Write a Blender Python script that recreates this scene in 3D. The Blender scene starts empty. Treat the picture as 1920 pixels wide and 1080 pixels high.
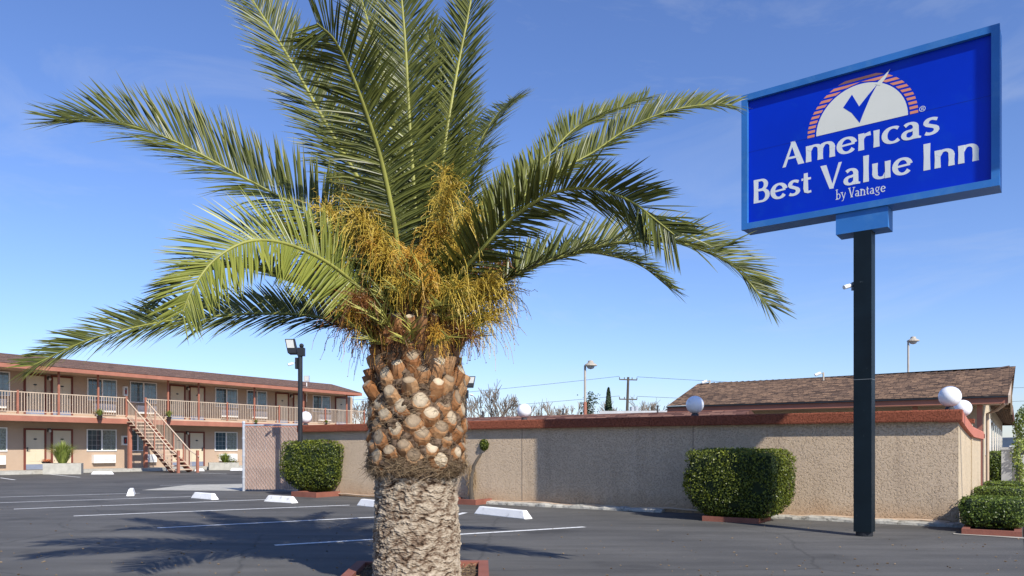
import bpy, math, random
import numpy as np
from mathutils import Vector as V, Matrix
R = math.radians
random.seed(7)
rng = np.random.default_rng(7)
sc = bpy.context.scene
C = sc.collection

# ---------------------------------------------------------------- camera, sky, sun, exposure
F, HOR, CAMH = 1430.0, 840.0, 1.1          # focal length and horizon row in photo pixels (1920 wide)
cam = bpy.data.cameras.new('camera'); cam_o = bpy.data.objects.new('camera', cam); C.objects.link(cam_o)
cam.sensor_width = 36; cam.lens = F/1920*36; cam.shift_y = (HOR-540)/1920
cam.clip_start = .05; cam.clip_end = 5000
cam_o.location = (0, 0, CAMH); cam_o.rotation_euler = (R(90), 0, 0)
sc.camera = cam_o

SHX, SHY, SUN_EL = -.537, .844, R(38.8)     # horizontal direction shadows fall, sun elevation
sun = bpy.data.lights.new('sun', 'SUN'); sun.energy = 5.0; sun.angle = R(.5); sun.color = (1, .95, .86)
sun_o = bpy.data.objects.new('sun', sun); C.objects.link(sun_o)
sd = V((-SHX*math.cos(SUN_EL), -SHY*math.cos(SUN_EL), math.sin(SUN_EL)))
sun_o.rotation_euler = sd.to_track_quat('Z', 'Y').to_euler(); sun_o.location = (20, -20, 30)
w = bpy.data.worlds.new('World'); sc.world = w; w.use_nodes = True
nt = w.node_tree; nt.nodes.clear()
sky = nt.nodes.new('ShaderNodeTexSky'); sky.sky_type = 'NISHITA'; sky.sun_disc = False
sky.sun_elevation = SUN_EL; sky.sun_rotation = math.atan2(sd.x, sd.y)
sky.altitude = 0; sky.air_density = 1.15; sky.dust_density = .15; sky.ozone_density = 2.6
bg = nt.nodes.new('ShaderNodeBackground'); bg.inputs[1].default_value = .1
out = nt.nodes.new('ShaderNodeOutputWorld')
tc = nt.nodes.new('ShaderNodeTexCoord'); mp = nt.nodes.new('ShaderNodeMapping')
mp.inputs['Scale'].default_value = (1.5, 1.5, 5); mp.inputs['Rotation'].default_value = (.35, .5, .3)
n1 = nt.nodes.new('ShaderNodeTexNoise'); n1.inputs['Scale'].default_value = 2.1; n1.inputs['Detail'].default_value = 9
n1.inputs['Roughness'].default_value = .62; n1.inputs['Distortion'].default_value = .6
rp = nt.nodes.new('ShaderNodeValToRGB'); rp.color_ramp.elements[0].position = .54; rp.color_ramp.elements[0].color = (0, 0, 0, 1)
rp.color_ramp.elements[1].position = .88; rp.color_ramp.elements[1].color = (.3, .3, .3, 1)
mx = nt.nodes.new('ShaderNodeMixRGB'); mx.inputs[2].default_value = (5.6, 6.0, 6.6, 1)
tint = nt.nodes.new('ShaderNodeMixRGB'); tint.blend_type = 'MULTIPLY'; tint.inputs[0].default_value = 1; tint.inputs[2].default_value = (.84, .96, 1.36, 1)
L = nt.links.new
L(tc.outputs['Generated'], mp.inputs[0]); L(mp.outputs[0], n1.inputs[0]); L(n1.outputs[0], rp.inputs[0])
L(sky.outputs[0], tint.inputs[1]); L(tint.outputs[0], mx.inputs[1]); L(rp.outputs[0], mx.inputs[0]); L(mx.outputs[0], bg.inputs[0]); L(bg.outputs[0], out.inputs[0])
sc.view_settings.view_transform = 'Standard'; sc.view_settings.look = 'None'
sc.view_settings.exposure = .35; sc.view_settings.gamma = 1
sc.render.engine = 'CYCLES'
sc.cycles.max_bounces = 6; sc.cycles.transparent_max_bounces = 8

# ---------------------------------------------------------------- materials
def new_mat(name):
    m = bpy.data.materials.new(name); m.use_nodes = True
    return m, m.node_tree, m.node_tree.nodes['Principled BSDF']
def mat(name, col, rough=.7, var=.12, scale=3, bump=0, bscale=60, spec=.3, metal=0, col2=None, detail=5, bdist=.01, coord='Object', spots=None):
    m, t, b = new_mat(name); N = t.nodes.new; K = t.links.new
    b.inputs['Roughness'].default_value = rough; b.inputs['Specular IOR Level'].default_value = spec; b.inputs['Metallic'].default_value = metal
    tcn = N('ShaderNodeTexCoord'); no = N('ShaderNodeTexNoise'); no.inputs['Scale'].default_value = scale; no.inputs['Detail'].default_value = detail
    K(tcn.outputs[coord], no.inputs[0])
    r = N('ShaderNodeValToRGB'); r.color_ramp.elements[0].position = .3; r.color_ramp.elements[1].position = .7
    c0 = [c*(1-var) for c in col]; c1 = list(col2) if col2 else [min(1, c*(1+var)) for c in col]
    r.color_ramp.elements[0].color = (*c0, 1); r.color_ramp.elements[1].color = (*c1, 1)
    K(no.outputs[0], r.inputs[0]); last = r.outputs[0]
    if spots:                                   # fine second layer of dirt or specks
        sca, scol, lo, hi = spots
        n2 = N('ShaderNodeTexNoise'); n2.inputs['Scale'].default_value = sca; n2.inputs['Detail'].default_value = 8; n2.inputs['Roughness'].default_value = .65
        K(tcn.outputs[coord], n2.inputs[0])
        r2 = N('ShaderNodeMapRange'); r2.inputs[1].default_value = lo; r2.inputs[2].default_value = hi; K(n2.outputs[0], r2.inputs[0])
        x = N('ShaderNodeMixRGB'); x.inputs[2].default_value = (*scol, 1); K(r2.outputs[0], x.inputs[0]); K(last, x.inputs[1]); last = x.outputs[0]
    K(last, b.inputs['Base Color'])
    if bump:
        nb = N('ShaderNodeTexNoise'); nb.inputs['Scale'].default_value = bscale; nb.inputs['Detail'].default_value = 5
        K(tcn.outputs[coord], nb.inputs[0]); bp = N('ShaderNodeBump'); bp.inputs['Strength'].default_value = bump; bp.inputs['Distance'].default_value = bdist
        K(nb.outputs[0], bp.inputs['Height']); K(bp.outputs[0], b.inputs['Normal'])
    return m
def leafmat(name, c0, c1, scale=2, rough=.45, trans=.25, spec=.4, attr=False):
    m, t, b = new_mat(name); N = t.nodes.new; K = t.links.new
    r = N('ShaderNodeValToRGB'); r.color_ramp.elements[0].color = (*c0, 1); r.color_ramp.elements[1].color = (*c1, 1)
    a = N('ShaderNodeAttribute'); a.attribute_name = 'tone'; K(a.outputs['Fac'], r.inputs[0])
    K(r.outputs[0], b.inputs['Base Color']); b.inputs['Roughness'].default_value = rough; b.inputs['Specular IOR Level'].default_value = spec
    tr = N('ShaderNodeBsdfTranslucent'); K(r.outputs[0], tr.inputs[0])
    mxs = N('ShaderNodeMixShader'); mxs.inputs[0].default_value = trans
    K(b.outputs[0], mxs.inputs[1]); K(tr.outputs[0], mxs.inputs[2]); K(mxs.outputs[0], t.nodes['Material Output'].inputs[0])
    return m
def shingle(name, cols, row=.14, wid=.3, coord='UV'):
    m, t, b = new_mat(name); N = t.nodes.new; K = t.links.new
    tcn = N('ShaderNodeTexCoord'); br = N('ShaderNodeTexBrick')
    br.inputs['Scale'].default_value = 1; br.inputs['Brick Width'].default_value = wid; br.inputs['Row Height'].default_value = row
    br.inputs['Mortar Size'].default_value = .010; br.inputs['Mortar Smooth'].default_value = .3; br.offset = .37; br.offset_frequency = 2; br.squash = .7; br.squash_frequency = 3
    br.inputs['Color1'].default_value = (0, 0, 0, 1); br.inputs['Color2'].default_value = (1, 1, 1, 1); br.inputs['Mortar'].default_value = (.0, .0, .0, 1)
    K(tcn.outputs[coord], br.inputs[0])
    r = N('ShaderNodeValToRGB')
    r.color_ramp.elements[0].position = 0; r.color_ramp.elements[0].color = (*cols[0], 1); r.color_ramp.elements[1].color = (*cols[2], 1)
    e = r.color_ramp.elements.new(.5); e.color = (*cols[1], 1)
    K(br.outputs[0], r.inputs[0])
    no = N('ShaderNodeTexNoise'); no.inputs['Scale'].default_value = .9; no.inputs['Detail'].default_value = 6; K(tcn.outputs[coord], no.inputs[0])
    mr = N('ShaderNodeMapRange'); mr.inputs[3].default_value = .72; mr.inputs[4].default_value = 1.28; K(no.outputs[0], mr.inputs[0])
    x = N('ShaderNodeMixRGB'); x.blend_type = 'MULTIPLY'; x.inputs[0].default_value = 1; K(r.outputs[0], x.inputs[1]); K(mr.outputs[0], x.inputs[2])
    K(x.outputs[0], b.inputs['Base Color']); b.inputs['Roughness'].default_value = .9; b.inputs['Specular IOR Level'].default_value = .15
    inv = N('ShaderNodeMath'); inv.operation = 'SUBTRACT'; inv.inputs[0].default_value = 1; K(br.outputs[1], inv.inputs[1])
    sx = N('ShaderNodeSeparateXYZ'); K(tcn.outputs[coord], sx.inputs[0])
    fr = N('ShaderNodeMath'); fr.operation = 'MODULO'; K(sx.outputs[1], fr.inputs[0]); fr.inputs[1].default_value = row   # each course thickens toward its lower edge
    fm = N('ShaderNodeMath'); fm.operation = 'MULTIPLY_ADD'; K(fr.outputs[0], fm.inputs[0]); fm.inputs[1].default_value = -2.5/row*.14; K(inv.outputs[0], fm.inputs[2])
    bp = N('ShaderNodeBump'); bp.inputs['Strength'].default_value = 1; bp.inputs['Distance'].default_value = .03
    K(fm.outputs[0], bp.inputs['Height']); K(bp.outputs[0], b.inputs['Normal'])
    return m
def stucco(name, col, dist=.02, scale=26, var=.1, stain=None):
    m, t, b = new_mat(name); N = t.nodes.new; K = t.links.new
    tcn = N('ShaderNodeTexCoord')
    n0 = N('ShaderNodeTexNoise'); n0.inputs['Scale'].default_value = 1.3; n0.inputs['Detail'].default_value = 7; n0.inputs['Roughness'].default_value = .6; K(tcn.outputs['Object'], n0.inputs[0])
    r = N('ShaderNodeValToRGB'); r.color_ramp.elements[0].position = .3; r.color_ramp.elements[1].position = .72
    r.color_ramp.elements[0].color = (*[c*(1-var) for c in col], 1); r.color_ramp.elements[1].color = (*[c*(1+var) for c in col], 1)
    K(n0.outputs[0], r.inputs[0]); last = r.outputs[0]
    if stain:
        mq = N('ShaderNodeMapping'); mq.inputs['Scale'].default_value = (1.6, 1.6, .12); K(tcn.outputs['Object'], mq.inputs[0])
        nq = N('ShaderNodeTexNoise'); nq.inputs['Scale'].default_value = 2.6; nq.inputs['Detail'].default_value = 6; K(mq.outputs[0], nq.inputs[0])
        rq = N('ShaderNodeMapRange'); rq.inputs[1].default_value = .52; rq.inputs[2].default_value = .75; rq.inputs[3].default_value = 0; rq.inputs[4].default_value = .5; K(nq.outputs[0], rq.inputs[0])
        xq = N('ShaderNodeMixRGB'); xq.inputs[2].default_value = (col[0]*.68, col[1]*.66, col[2]*.66, 1); K(rq.outputs[0], xq.inputs[0]); K(last, xq.inputs[1]); last = xq.outputs[0]
    if stain:                                   # rusty splash staining near the ground
        sx = N('ShaderNodeSeparateXYZ'); K(tcn.outputs['Object'], sx.inputs[0])
        ns = N('ShaderNodeTexNoise'); ns.inputs['Scale'].default_value = 1.7; ns.inputs['Detail'].default_value = 5; K(tcn.outputs['Object'], ns.inputs[0])
        ad = N('ShaderNodeMath'); ad.operation = 'MULTIPLY_ADD'; K(ns.outputs[0], ad.inputs[0]); ad.inputs[1].default_value = -.5; K(sx.outputs[2], ad.inputs[2])
        mr = N('ShaderNodeMapRange'); mr.inputs[1].default_value = -.28; mr.inputs[2].default_value = .12; mr.inputs[3].default_value = .65; mr.inputs[4].default_value = 0; K(ad.outputs[0], mr.inputs[0])
        x = N('ShaderNodeMixRGB'); x.inputs[2].default_value = (*stain, 1); K(mr.outputs[0], x.inputs[0]); K(last, x.inputs[1]); last = x.outputs[0]
    K(last, b.inputs['Base Color']); b.inputs['Roughness'].default_value = .92; b.inputs['Specular IOR Level'].default_value = .15
    a = N('ShaderNodeTexNoise'); a.inputs['Scale'].default_value = scale; a.inputs['Detail'].default_value = 4; a.inputs['Roughness'].default_value = .6; a.inputs['Distortion'].default_value = .45; K(tcn.outputs['Object'], a.inputs[0])
    rr = N('ShaderNodeValToRGB'); rr.color_ramp.elements[0].position = .36; rr.color_ramp.elements[1].position = .50; K(a.outputs[0], rr.inputs[0])
    a2 = N('ShaderNodeTexNoise'); a2.inputs['Scale'].default_value = 120; a2.inputs['Detail'].default_value = 3; K(tcn.outputs['Object'], a2.inputs[0])
    am = N('ShaderNodeMath'); am.operation = 'MULTIPLY_ADD'; K(a2.outputs[0], am.inputs[0]); am.inputs[1].default_value = .35; K(rr.outputs[0], am.inputs[2])
    bp = N('ShaderNodeBump'); bp.inputs['Strength'].default_value = 1; bp.inputs['Distance'].default_value = dist
    K(am.outputs[0], bp.inputs['Height']); K(bp.outputs[0], b.inputs['Normal'])
    return m

def asphalt_mat():
    m, t, b = new_mat('asphalt'); N = t.nodes.new; K = t.links.new
    tcn = N('ShaderNodeTexCoord')
    def noise(s, d=6, ro=.6, dis=0, sc3=None):
        n = N('ShaderNodeTexNoise'); n.inputs['Scale'].default_value = s; n.inputs['Detail'].default_value = d; n.inputs['Roughness'].default_value = ro; n.inputs['Distortion'].default_value = dis
        if sc3:
            q = N('ShaderNodeMapping'); q.inputs['Scale'].default_value = sc3; q.inputs['Rotation'].default_value = (0, 0, .9); K(tcn.outputs['Object'], q.inputs[0]); K(q.outputs[0], n.inputs[0])
        else: K(tcn.outputs['Object'], n.inputs[0])
        return n
    a = noise(.35, 8, .62, .5); r = N('ShaderNodeValToRGB'); r.color_ramp.elements[0].position = .3; r.color_ramp.elements[1].position = .75
    r.color_ramp.elements[0].color = (.068, .066, .062, 1); r.color_ramp.elements[1].color = (.115, .110, .101, 1); K(a.outputs[0], r.inputs[0])
    st = noise(1.0, 6, .6, .2, (.35, 2.6, 1)); mr = N('ShaderNodeMapRange'); mr.inputs[1].default_value = .3; mr.inputs[2].default_value = .7; mr.inputs[3].default_value = .76; mr.inputs[4].default_value = 1.26; K(st.outputs[0], mr.inputs[0])
    x = N('ShaderNodeMixRGB'); x.blend_type = 'MULTIPLY'; x.inputs[0].default_value = 1; K(r.outputs[0], x.inputs[1]); K(mr.outputs[0], x.inputs[2])
    fi = noise(260, 3, .7); mf = N('ShaderNodeMapRange'); mf.inputs[1].default_value = .3; mf.inputs[2].default_value = .7; mf.inputs[3].default_value = .65; mf.inputs[4].default_value = 1.4; K(fi.outputs[0], mf.inputs[0])
    x2 = N('ShaderNodeMixRGB'); x2.blend_type = 'MULTIPLY'; x2.inputs[0].default_value = 1; K(x.outputs[0], x2.inputs[1]); K(mf.outputs[0], x2.inputs[2])
    vo = N('ShaderNodeTexVoronoi'); vo.feature = 'DISTANCE_TO_EDGE'; vo.inputs['Scale'].default_value = .33; dn = noise(1.5, 5, .6)
    vm = N('ShaderNodeMixRGB'); vm.inputs[0].default_value = .25; K(tcn.outputs['Object'], vm.inputs[1]); K(dn.outputs[1], vm.inputs[2]); K(vm.outputs[0], vo.inputs[0])
    cr = N('ShaderNodeMapRange'); cr.inputs[1].default_value = 0; cr.inputs[2].default_value = .006; cr.inputs[3].default_value = .62; cr.inputs[4].default_value = 1; K(vo.outputs[0], cr.inputs[0])
    x3 = N('ShaderNodeMixRGB'); x3.blend_type = 'MULTIPLY'; x3.inputs[0].default_value = .8; K(x2.outputs[0], x3.inputs[1]); K(cr.outputs[0], x3.inputs[2])
    sp = N('ShaderNodeTexVoronoi'); sp.inputs['Scale'].default_value = 4.2; K(tcn.outputs['Object'], sp.inputs[0])   # scattered pale grit
    sm = N('ShaderNodeMapRange'); sm.inputs[1].default_value = .035; sm.inputs[2].default_value = .05; sm.inputs[3].default_value = 1; sm.inputs[4].default_value = 0; K(sp.outputs[0], sm.inputs[0])
    x4 = N('ShaderNodeMixRGB'); x4.inputs[2].default_value = (.22, .2, .16, 1); K(sm.outputs[0], x4.inputs[0]); K(x3.outputs[0], x4.inputs[1])
    oi = noise(.8, 4, .5, .3); om = N('ShaderNodeMapRange'); om.inputs[1].default_value = .60; om.inputs[2].default_value = .70; om.inputs[3].default_value = 1; om.inputs[4].default_value = .66; K(oi.outputs[0], om.inputs[0])
    x5 = N('ShaderNodeMixRGB'); x5.blend_type = 'MULTIPLY'; x5.inputs[0].default_value = 1; K(x4.outputs[0], x5.inputs[1]); K(om.outputs[0], x5.inputs[2]); x4 = x5
    K(x4.outputs[0], b.inputs['Base Color']); b.inputs['Roughness'].default_value = .82; b.inputs['Specular IOR Level'].default_value = .3
    bp = N('ShaderNodeBump'); bp.inputs['Strength'].default_value = .6; bp.inputs['Distance'].default_value = .004; K(fi.outputs[0], bp.inputs['Height']); K(bp.outputs[0], b.inputs['Normal'])
    return m
def paint_mat(name, col, wear=.5):
    m, t, b = new_mat(name); N = t.nodes.new; K = t.links.new
    tcn = N('ShaderNodeTexCoord'); n = N('ShaderNodeTexNoise'); n.inputs['Scale'].default_value = 22; n.inputs['Detail'].default_value = 8; n.inputs['Roughness'].default_value = .75; K(tcn.outputs['Object'], n.inputs[0])
    mr = N('ShaderNodeMapRange'); mr.inputs[1].default_value = .30; mr.inputs[2].default_value = wear; mr.inputs[3].default_value = 0; mr.inputs[4].default_value = 1; K(n.outputs[0], mr.inputs[0])
    x = N('ShaderNodeMixRGB'); x.inputs[1].default_value = (.09, .09, .09, 1); x.inputs[2].default_value = (*col, 1); K(mr.outputs[0], x.inputs[0]); K(x.outputs[0], b.inputs['Base Color'])
    b.inputs['Roughness'].default_value = .8
    return m

MT = dict(
 asphalt=asphalt_mat(), line=paint_mat('line_paint', (.72, .72, .7), .48),
 concrete=mat('concrete', (.42, .40, .35), .9, .15, 2.5, .5, 40, .2, spots=(9, (.2, .19, .16), .5, .8)),
 curb=mat('curb_concrete', (.40, .38, .33), .9, .2, 4, .6, 30, .2, spots=(14, (.12, .11, .09), .5, .68)),
 sidewalk=mat('sidewalk_concrete', (.40, .37, .32), .9, .12, 1.5, .3, 60, .2, spots=(6, (.25, .23, .2), .55, .8)),
 stucco=stucco('stucco', (.56, .43, .30), .0085, 34, .07, (.42, .25, .13)),
 stucco_side=stucco('stucco_smooth', (.52, .42, .29), .006, 30, .08),
 cap=stucco('cap_stucco', (.26, .08, .045), .012, 40, .12),
 mwall=stucco('motel_stucco', (.44, .325, .235), .003, 30, .05),
 redwood=mat('red_paint', (.36, .145, .095), .6, .12, 2, spots=(5, (.30, .10, .07), .6, .85)),
 brown=mat('brown_trim', (.16, .045, .03), .6, .1, 2),
 cream=mat('cream_paint', (.56, .44, .33), .6, .08, 3),
 slabedge=mat('slab_edge', (.52, .39, .28), .8, .1, 2),
 door=mat('door_paint', (.60, .51, .36), .5, .05, 2),
 kick=mat('kick_plate', (.38, .42, .52), .35, .1, 3, metal=.6),
 white=mat('white_paint', (.78, .77, .74), .5, .05, 4, spots=(8, (.5, .48, .44), .6, .85)),
 acwhite=mat('ac_white', (.74, .73, .70), .5, .04, 4),
 black=mat('black_metal', (.02, .022, .026), .5, .2, 4),
 dark=mat('dark_metal', (.05, .05, .055), .6, .2, 4),
 steel=mat('galvanised', (.5, .52, .55), .4, .12, 9, metal=.3),
 navy=mat('navy_paint', (.004, .010, .015), .5, .25, 3, .1, 8, .22, spots=(16, (.10, .12, .13), .66, .82)),
 signblue=mat('sign_frame_blue', (.03, .155, .44), .45, .12, 1.5, spots=(5, (.07, .21, .45), .5, .85)),
 signface=mat('sign_face_blue', (.0, .027, .46), .3, .08, 1.2, spec=.22, spots=(3.2, (.004, .055, .44), .55, .9)),
 letter=mat('letter_white', (.66, .68, .66), .4, .04, 3),
 dome=mat('dome_cream', (.70, .69, .60), .4, .03, 2),
 orange=mat('stripe_orange', (.70, .26, .15), .45, .1, 5),
 globe=mat('globe_glass', (.86, .86, .88), .22, .01, 2, spec=.5),
 slats=mat('privacy_slats', (.42, .285, .225), .85, .12, 3, spots=(12, (.28, .19, .15), .5, .8)),
 trunk=None, soil=mat('soil', (.12, .08, .05), .95, .4, 30, .8, 80),
 bark=mat('bark', (.24, .19, .14), .9, .3, 20, .6, 60),
 greybark=mat('bare_bark', (.20, .155, .115), .9, .25, 2),
 paintwood=mat('planter_red', (.23, .085, .058), .8, .15, 4, .3, 40, spots=(10, (.28, .10, .07), .55, .8)),
 block=mat('planter_block', (.44, .42, .36), .9, .12, 5, .4, 40),
 conduit=mat('conduit_tan', (.52, .38, .26), .6, .1, 3),
 shingle=shingle('roof_shingles', [(.06, .04, .03), (.165, .105, .07), (.29, .18, .11)], .105, .22),
 shingle2=shingle('roof_shingles_motel', [(.11, .065, .048), (.175, .105, .075), (.25, .15, .105)], .12, .25),
 shingle3=shingle('roof_shingles_red', [(.085, .04, .032), (.17, .085, .065), (.26, .14, .10)], .13, .3),
 curtain=mat('curtain', (.22, .24, .20), .15, .5, 14, spec=.9),
 glassdark=mat('window_glass', (.045, .075, .085), .06, .5, 1.2, spec=1.0),
 glassblue=mat('window_glass_sheer', (.13, .19, .22), .08, .35, 3, spec=1.0),
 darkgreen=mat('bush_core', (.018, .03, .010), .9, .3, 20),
 flower=mat('flower_orange', (.65, .2, .08), .6, .3, 60),
 pot=mat('black_pot', (.03, .02, .018), .6, .2, 10),
 yellowsign=mat('pale_plate', (.6, .6, .6), .5), glasslamp=mat('lamp_glass', (.5, .5, .46), .2, .1, 5),
 farwall=mat('far_wall', (.45, .45, .42), .8, .1, .5), farred=mat('far_roof', (.5, .5, .5), .8),
 polewood=mat('weathered_pole', (.09, .075, .06), .9, .2, 2),
 car=mat('car_dark', (.03, .03, .035), .3, .1, 2, spec=.6),
)
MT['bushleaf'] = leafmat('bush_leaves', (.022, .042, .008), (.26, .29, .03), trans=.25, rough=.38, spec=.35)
MT['bushleaf2'] = leafmat('hedge_leaves', (.025, .055, .012), (.24, .31, .04), trans=.22, rough=.38, spec=.35)
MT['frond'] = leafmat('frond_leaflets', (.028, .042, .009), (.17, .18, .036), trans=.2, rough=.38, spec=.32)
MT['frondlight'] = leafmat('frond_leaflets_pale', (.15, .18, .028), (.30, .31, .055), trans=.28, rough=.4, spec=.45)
MT['rachis'] = mat('rachis', (.26, .26, .06), .45, .2, 6)
MT['spike'] = leafmat('spikes', (.12, .13, .03), (.46, .42, .09), trans=.1)
MT['fruit'] = leafmat('fruit_strings', (.34, .22, .03), (.68, .50, .08), trans=.12)
MT['fruitorange'] = leafmat('fruit_strings_orange', (.42, .21, .03), (.66, .40, .06), trans=.12)
MT['fruitbrown'] = leafmat('fruit_strings_brown', (.10, .035, .015), (.26, .11, .03), trans=.05)
MT['grass'] = leafmat('grass_blades', (.13, .20, .03), (.42, .46, .12), trans=.3)
MT['vine'] = leafmat('vine_leaves', (.10, .16, .03), (.40, .45, .10), trans=.25)
MT['cypress'] = leafmat('cypress_leaves', (.02, .035, .015), (.05, .075, .03), trans=.1)
MT['fibre'] = leafmat('palm_fibre', (.09, .055, .03), (.36, .26, .155), trans=.1, rough=.8, spec=.1)
def attrmat(name, stops, rough=.85, bump=.5, bscale=90, dist=.006, noise=18):
    m, t, b = new_mat(name); N = t.nodes.new; K = t.links.new
    r = N('ShaderNodeValToRGB'); el = r.color_ramp.elements
    el[0].position, el[0].color = stops[0][0], (*stops[0][1], 1); el[1].position, el[1].color = stops[-1][0], (*stops[-1][1], 1)
    for p, c in stops[1:-1]: e = el.new(p); e.color = (*c, 1)
    a = N('ShaderNodeAttribute'); a.attribute_name = 'tone'
    tcn = N('ShaderNodeTexCoord'); no = N('ShaderNodeTexNoise'); no.inputs['Scale'].default_value = noise; no.inputs['Detail'].default_value = 8; no.inputs['Roughness'].default_value = .7
    K(tcn.outputs['Object'], no.inputs[0])
    ad = N('ShaderNodeMath'); ad.operation = 'MULTIPLY_ADD'; K(no.outputs[0], ad.inputs[0]); ad.inputs[1].default_value = .5
    sb = N('ShaderNodeMath'); sb.operation = 'SUBTRACT'; sb.inputs[1].default_value = .25; K(a.outputs['Fac'], sb.inputs[0]); K(sb.outputs[0], ad.inputs[2])
    K(ad.outputs[0], r.inputs[0]); K(r.outputs[0], b.inputs['Base Color']); b.inputs['Roughness'].default_value = rough; b.inputs['Specular IOR Level'].default_value = .2
    nb = N('ShaderNodeTexNoise'); nb.inputs['Scale'].default_value = bscale; nb.inputs['Detail'].default_value = 5; K(tcn.outputs['Object'], nb.inputs[0])
    bp = N('ShaderNodeBump'); bp.inputs['Strength'].default_value = bump; bp.inputs['Distance'].default_value = dist; K(nb.outputs[0], bp.inputs['Height']); K(bp.outputs[0], b.inputs['Normal'])
    return m
MT['trunk'] = attrmat('palm_trunk_bark', [(.14, (.035, .02, .011)), (.36, (.15, .10, .065)), (.58, (.31, .25, .18)), (.98, (.50, .42, .32))])
MT['stub'] = attrmat('cut_leaf_base', [(.0, (.07, .03, .012)), (.35, (.25, .105, .038)), (.62, (.38, .205, .095)), (1, (.48, .36, .22))], .55, .35, 50, .005, 14)
MT['cutface'] = attrmat('cut_face', [(.0, (.13, .085, .05)), (.45, (.29, .215, .14)), (1, (.56, .46, .32))], .8, .4, 120, .003, 30)

# ---------------------------------------------------------------- helpers
def link(o): C.objects.link(o); return o
def empty(name, loc, label, cat, group=None):
    o = link(bpy.data.objects.new(name, None)); o.location = loc; o.empty_display_size = .1
    tag(o, label, cat, group); return o
def tag(o, label=None, cat=None, group=None, kind=None):
    for k, v in (('label', label), ('category', cat), ('group', group), ('kind', kind)):
        if v: o[k] = v
    return o
class MB:
    def __init__(s): s.v = []; s.f = []; s.tone = []; s.uv = {}; s.mi = {}
    def add(s, vs, fs, tone=.5, mi=0):
        b = len(s.v); s.v += [tuple(p) for p in vs]
        for f in fs:
            if mi: s.mi[len(s.f)] = mi
            s.f.append(tuple(b+i for i in f))
        s.tone += list(tone) if hasattr(tone, '__len__') else [tone]*len(vs)
        return b
    def hexa(s, p, tone=.5): s.add(p, [(0, 3, 2, 1), (4, 5, 6, 7), (0, 1, 5, 4), (1, 2, 6, 5), (2, 3, 7, 6), (3, 0, 4, 7)], tone)
    def box(s, fr, x0, x1, y0, y1, z0, z1, tone=.5):
        s.hexa([fr(x0, y0, z0), fr(x1, y0, z0), fr(x1, y1, z0), fr(x0, y1, z0), fr(x0, y0, z1), fr(x1, y0, z1), fr(x1, y1, z1), fr(x0, y1, z1)], tone)
    def tube(s, pts, rad, n=6, caps=True, tone=.5, sq=1.0):
        pts = [V(p) for p in pts]; m = len(pts)
        rad = rad if hasattr(rad, '__len__') else [rad]*m
        vs = []; prev = None
        for i, p in enumerate(pts):
            t = (pts[min(i+1, m-1)]-pts[max(i-1, 0)])
            if t.length < 1e-9: t = V((0, 0, 1))
            t.normalize()
            if prev is None: u = t.cross(V((0, 0, 1)) if abs(t.z) < .9 else V((0, 1, 0)))
            else: u = prev-t*prev.dot(t)
            u.normalize(); prev = u; w_ = t.cross(u)
            for k in range(n):
                a = 2*math.pi*k/n; vs.append(p+u*math.cos(a)*rad[i]+w_*math.sin(a)*rad[i]*sq)
        fs = [(i*n+k, i*n+(k+1) % n, (i+1)*n+(k+1) % n, (i+1)*n+k) for i in range(m-1) for k in range(n)]
        if caps: fs += [tuple(range(n))[::-1], tuple((m-1)*n+k for k in range(n))]
        tn = tone if not hasattr(tone, '__len__') else [tone[i] for i in range(m) for k in range(n)]
        s.add(vs, fs, tn)
    def lathe(s, c, prof, n=24, tone=.5):
        c = V(c); vs = [c+V((r*math.cos(2*math.pi*k/n), r*math.sin(2*math.pi*k/n), z)) for r, z in prof for k in range(n)]
        m = len(prof); fs = [(i*n+k, i*n+(k+1) % n, (i+1)*n+(k+1) % n, (i+1)*n+k) for i in range(m-1) for k in range(n)]
        fs += [tuple(range(n))[::-1], tuple((m-1)*n+k for k in range(n))]
        s.add(vs, fs, tone)
    def sphere(s, c, r, n=24, m=14, z=1.0):
        s.lathe(c, [(max(1e-4, r*math.sin(math.pi*i/m)), -r*z*math.cos(math.pi*i/m)) for i in range(m+1)], n)
    def prism(s, poly, fr, d0, d1, mi=0):       # poly in (u,v); fr(u, depth, v)
        n = len(poly)
        if sum(poly[i][0]*poly[(i+1) % n][1]-poly[(i+1) % n][0]*poly[i][1] for i in range(n)) < 0: poly = poly[::-1]
        vs = [fr(u, d0, v) for u, v in poly]+[fr(u, d1, v) for u, v in poly]
        s.add(vs, [tuple(range(n)), tuple(range(2*n-1, n-1, -1))]+[(i, i+n, (i+1) % n+n, (i+1) % n) for i in range(n)], .5, mi)
    def build(s, name, m, parent=None, root=None, smooth=False, uvs=None):
        off = V(root.location) if root else V((0, 0, 0))
        me = bpy.data.meshes.new(name)
        me.from_pydata([(p[0]-off.x, p[1]-off.y, p[2]-off.z) for p in s.v], [], s.f)
        ms = m if isinstance(m, (list, tuple)) else [m]
        for q in ms: me.materials.append(q if not isinstance(q, str) else MT[q])
        for i, k in s.mi.items(): me.polygons[i].material_index = k
        if len(set(s.tone)) > 1 or (s.tone and s.tone[0] != .5):
            a = me.attributes.new('tone', 'FLOAT', 'POINT'); a.data.foreach_set('value', s.tone)
        if uvs is not None:
            l = me.uv_layers.new(name='UVMap')
            for lp in me.loops: l.data[lp.index].uv = uvs[lp.vertex_index]
        if smooth: me.polygons.foreach_set('use_smooth', [True]*len(me.polygons))
        me.update(); o = link(bpy.data.objects.new(name, me))
        if parent: o.parent = parent
        return o
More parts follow.
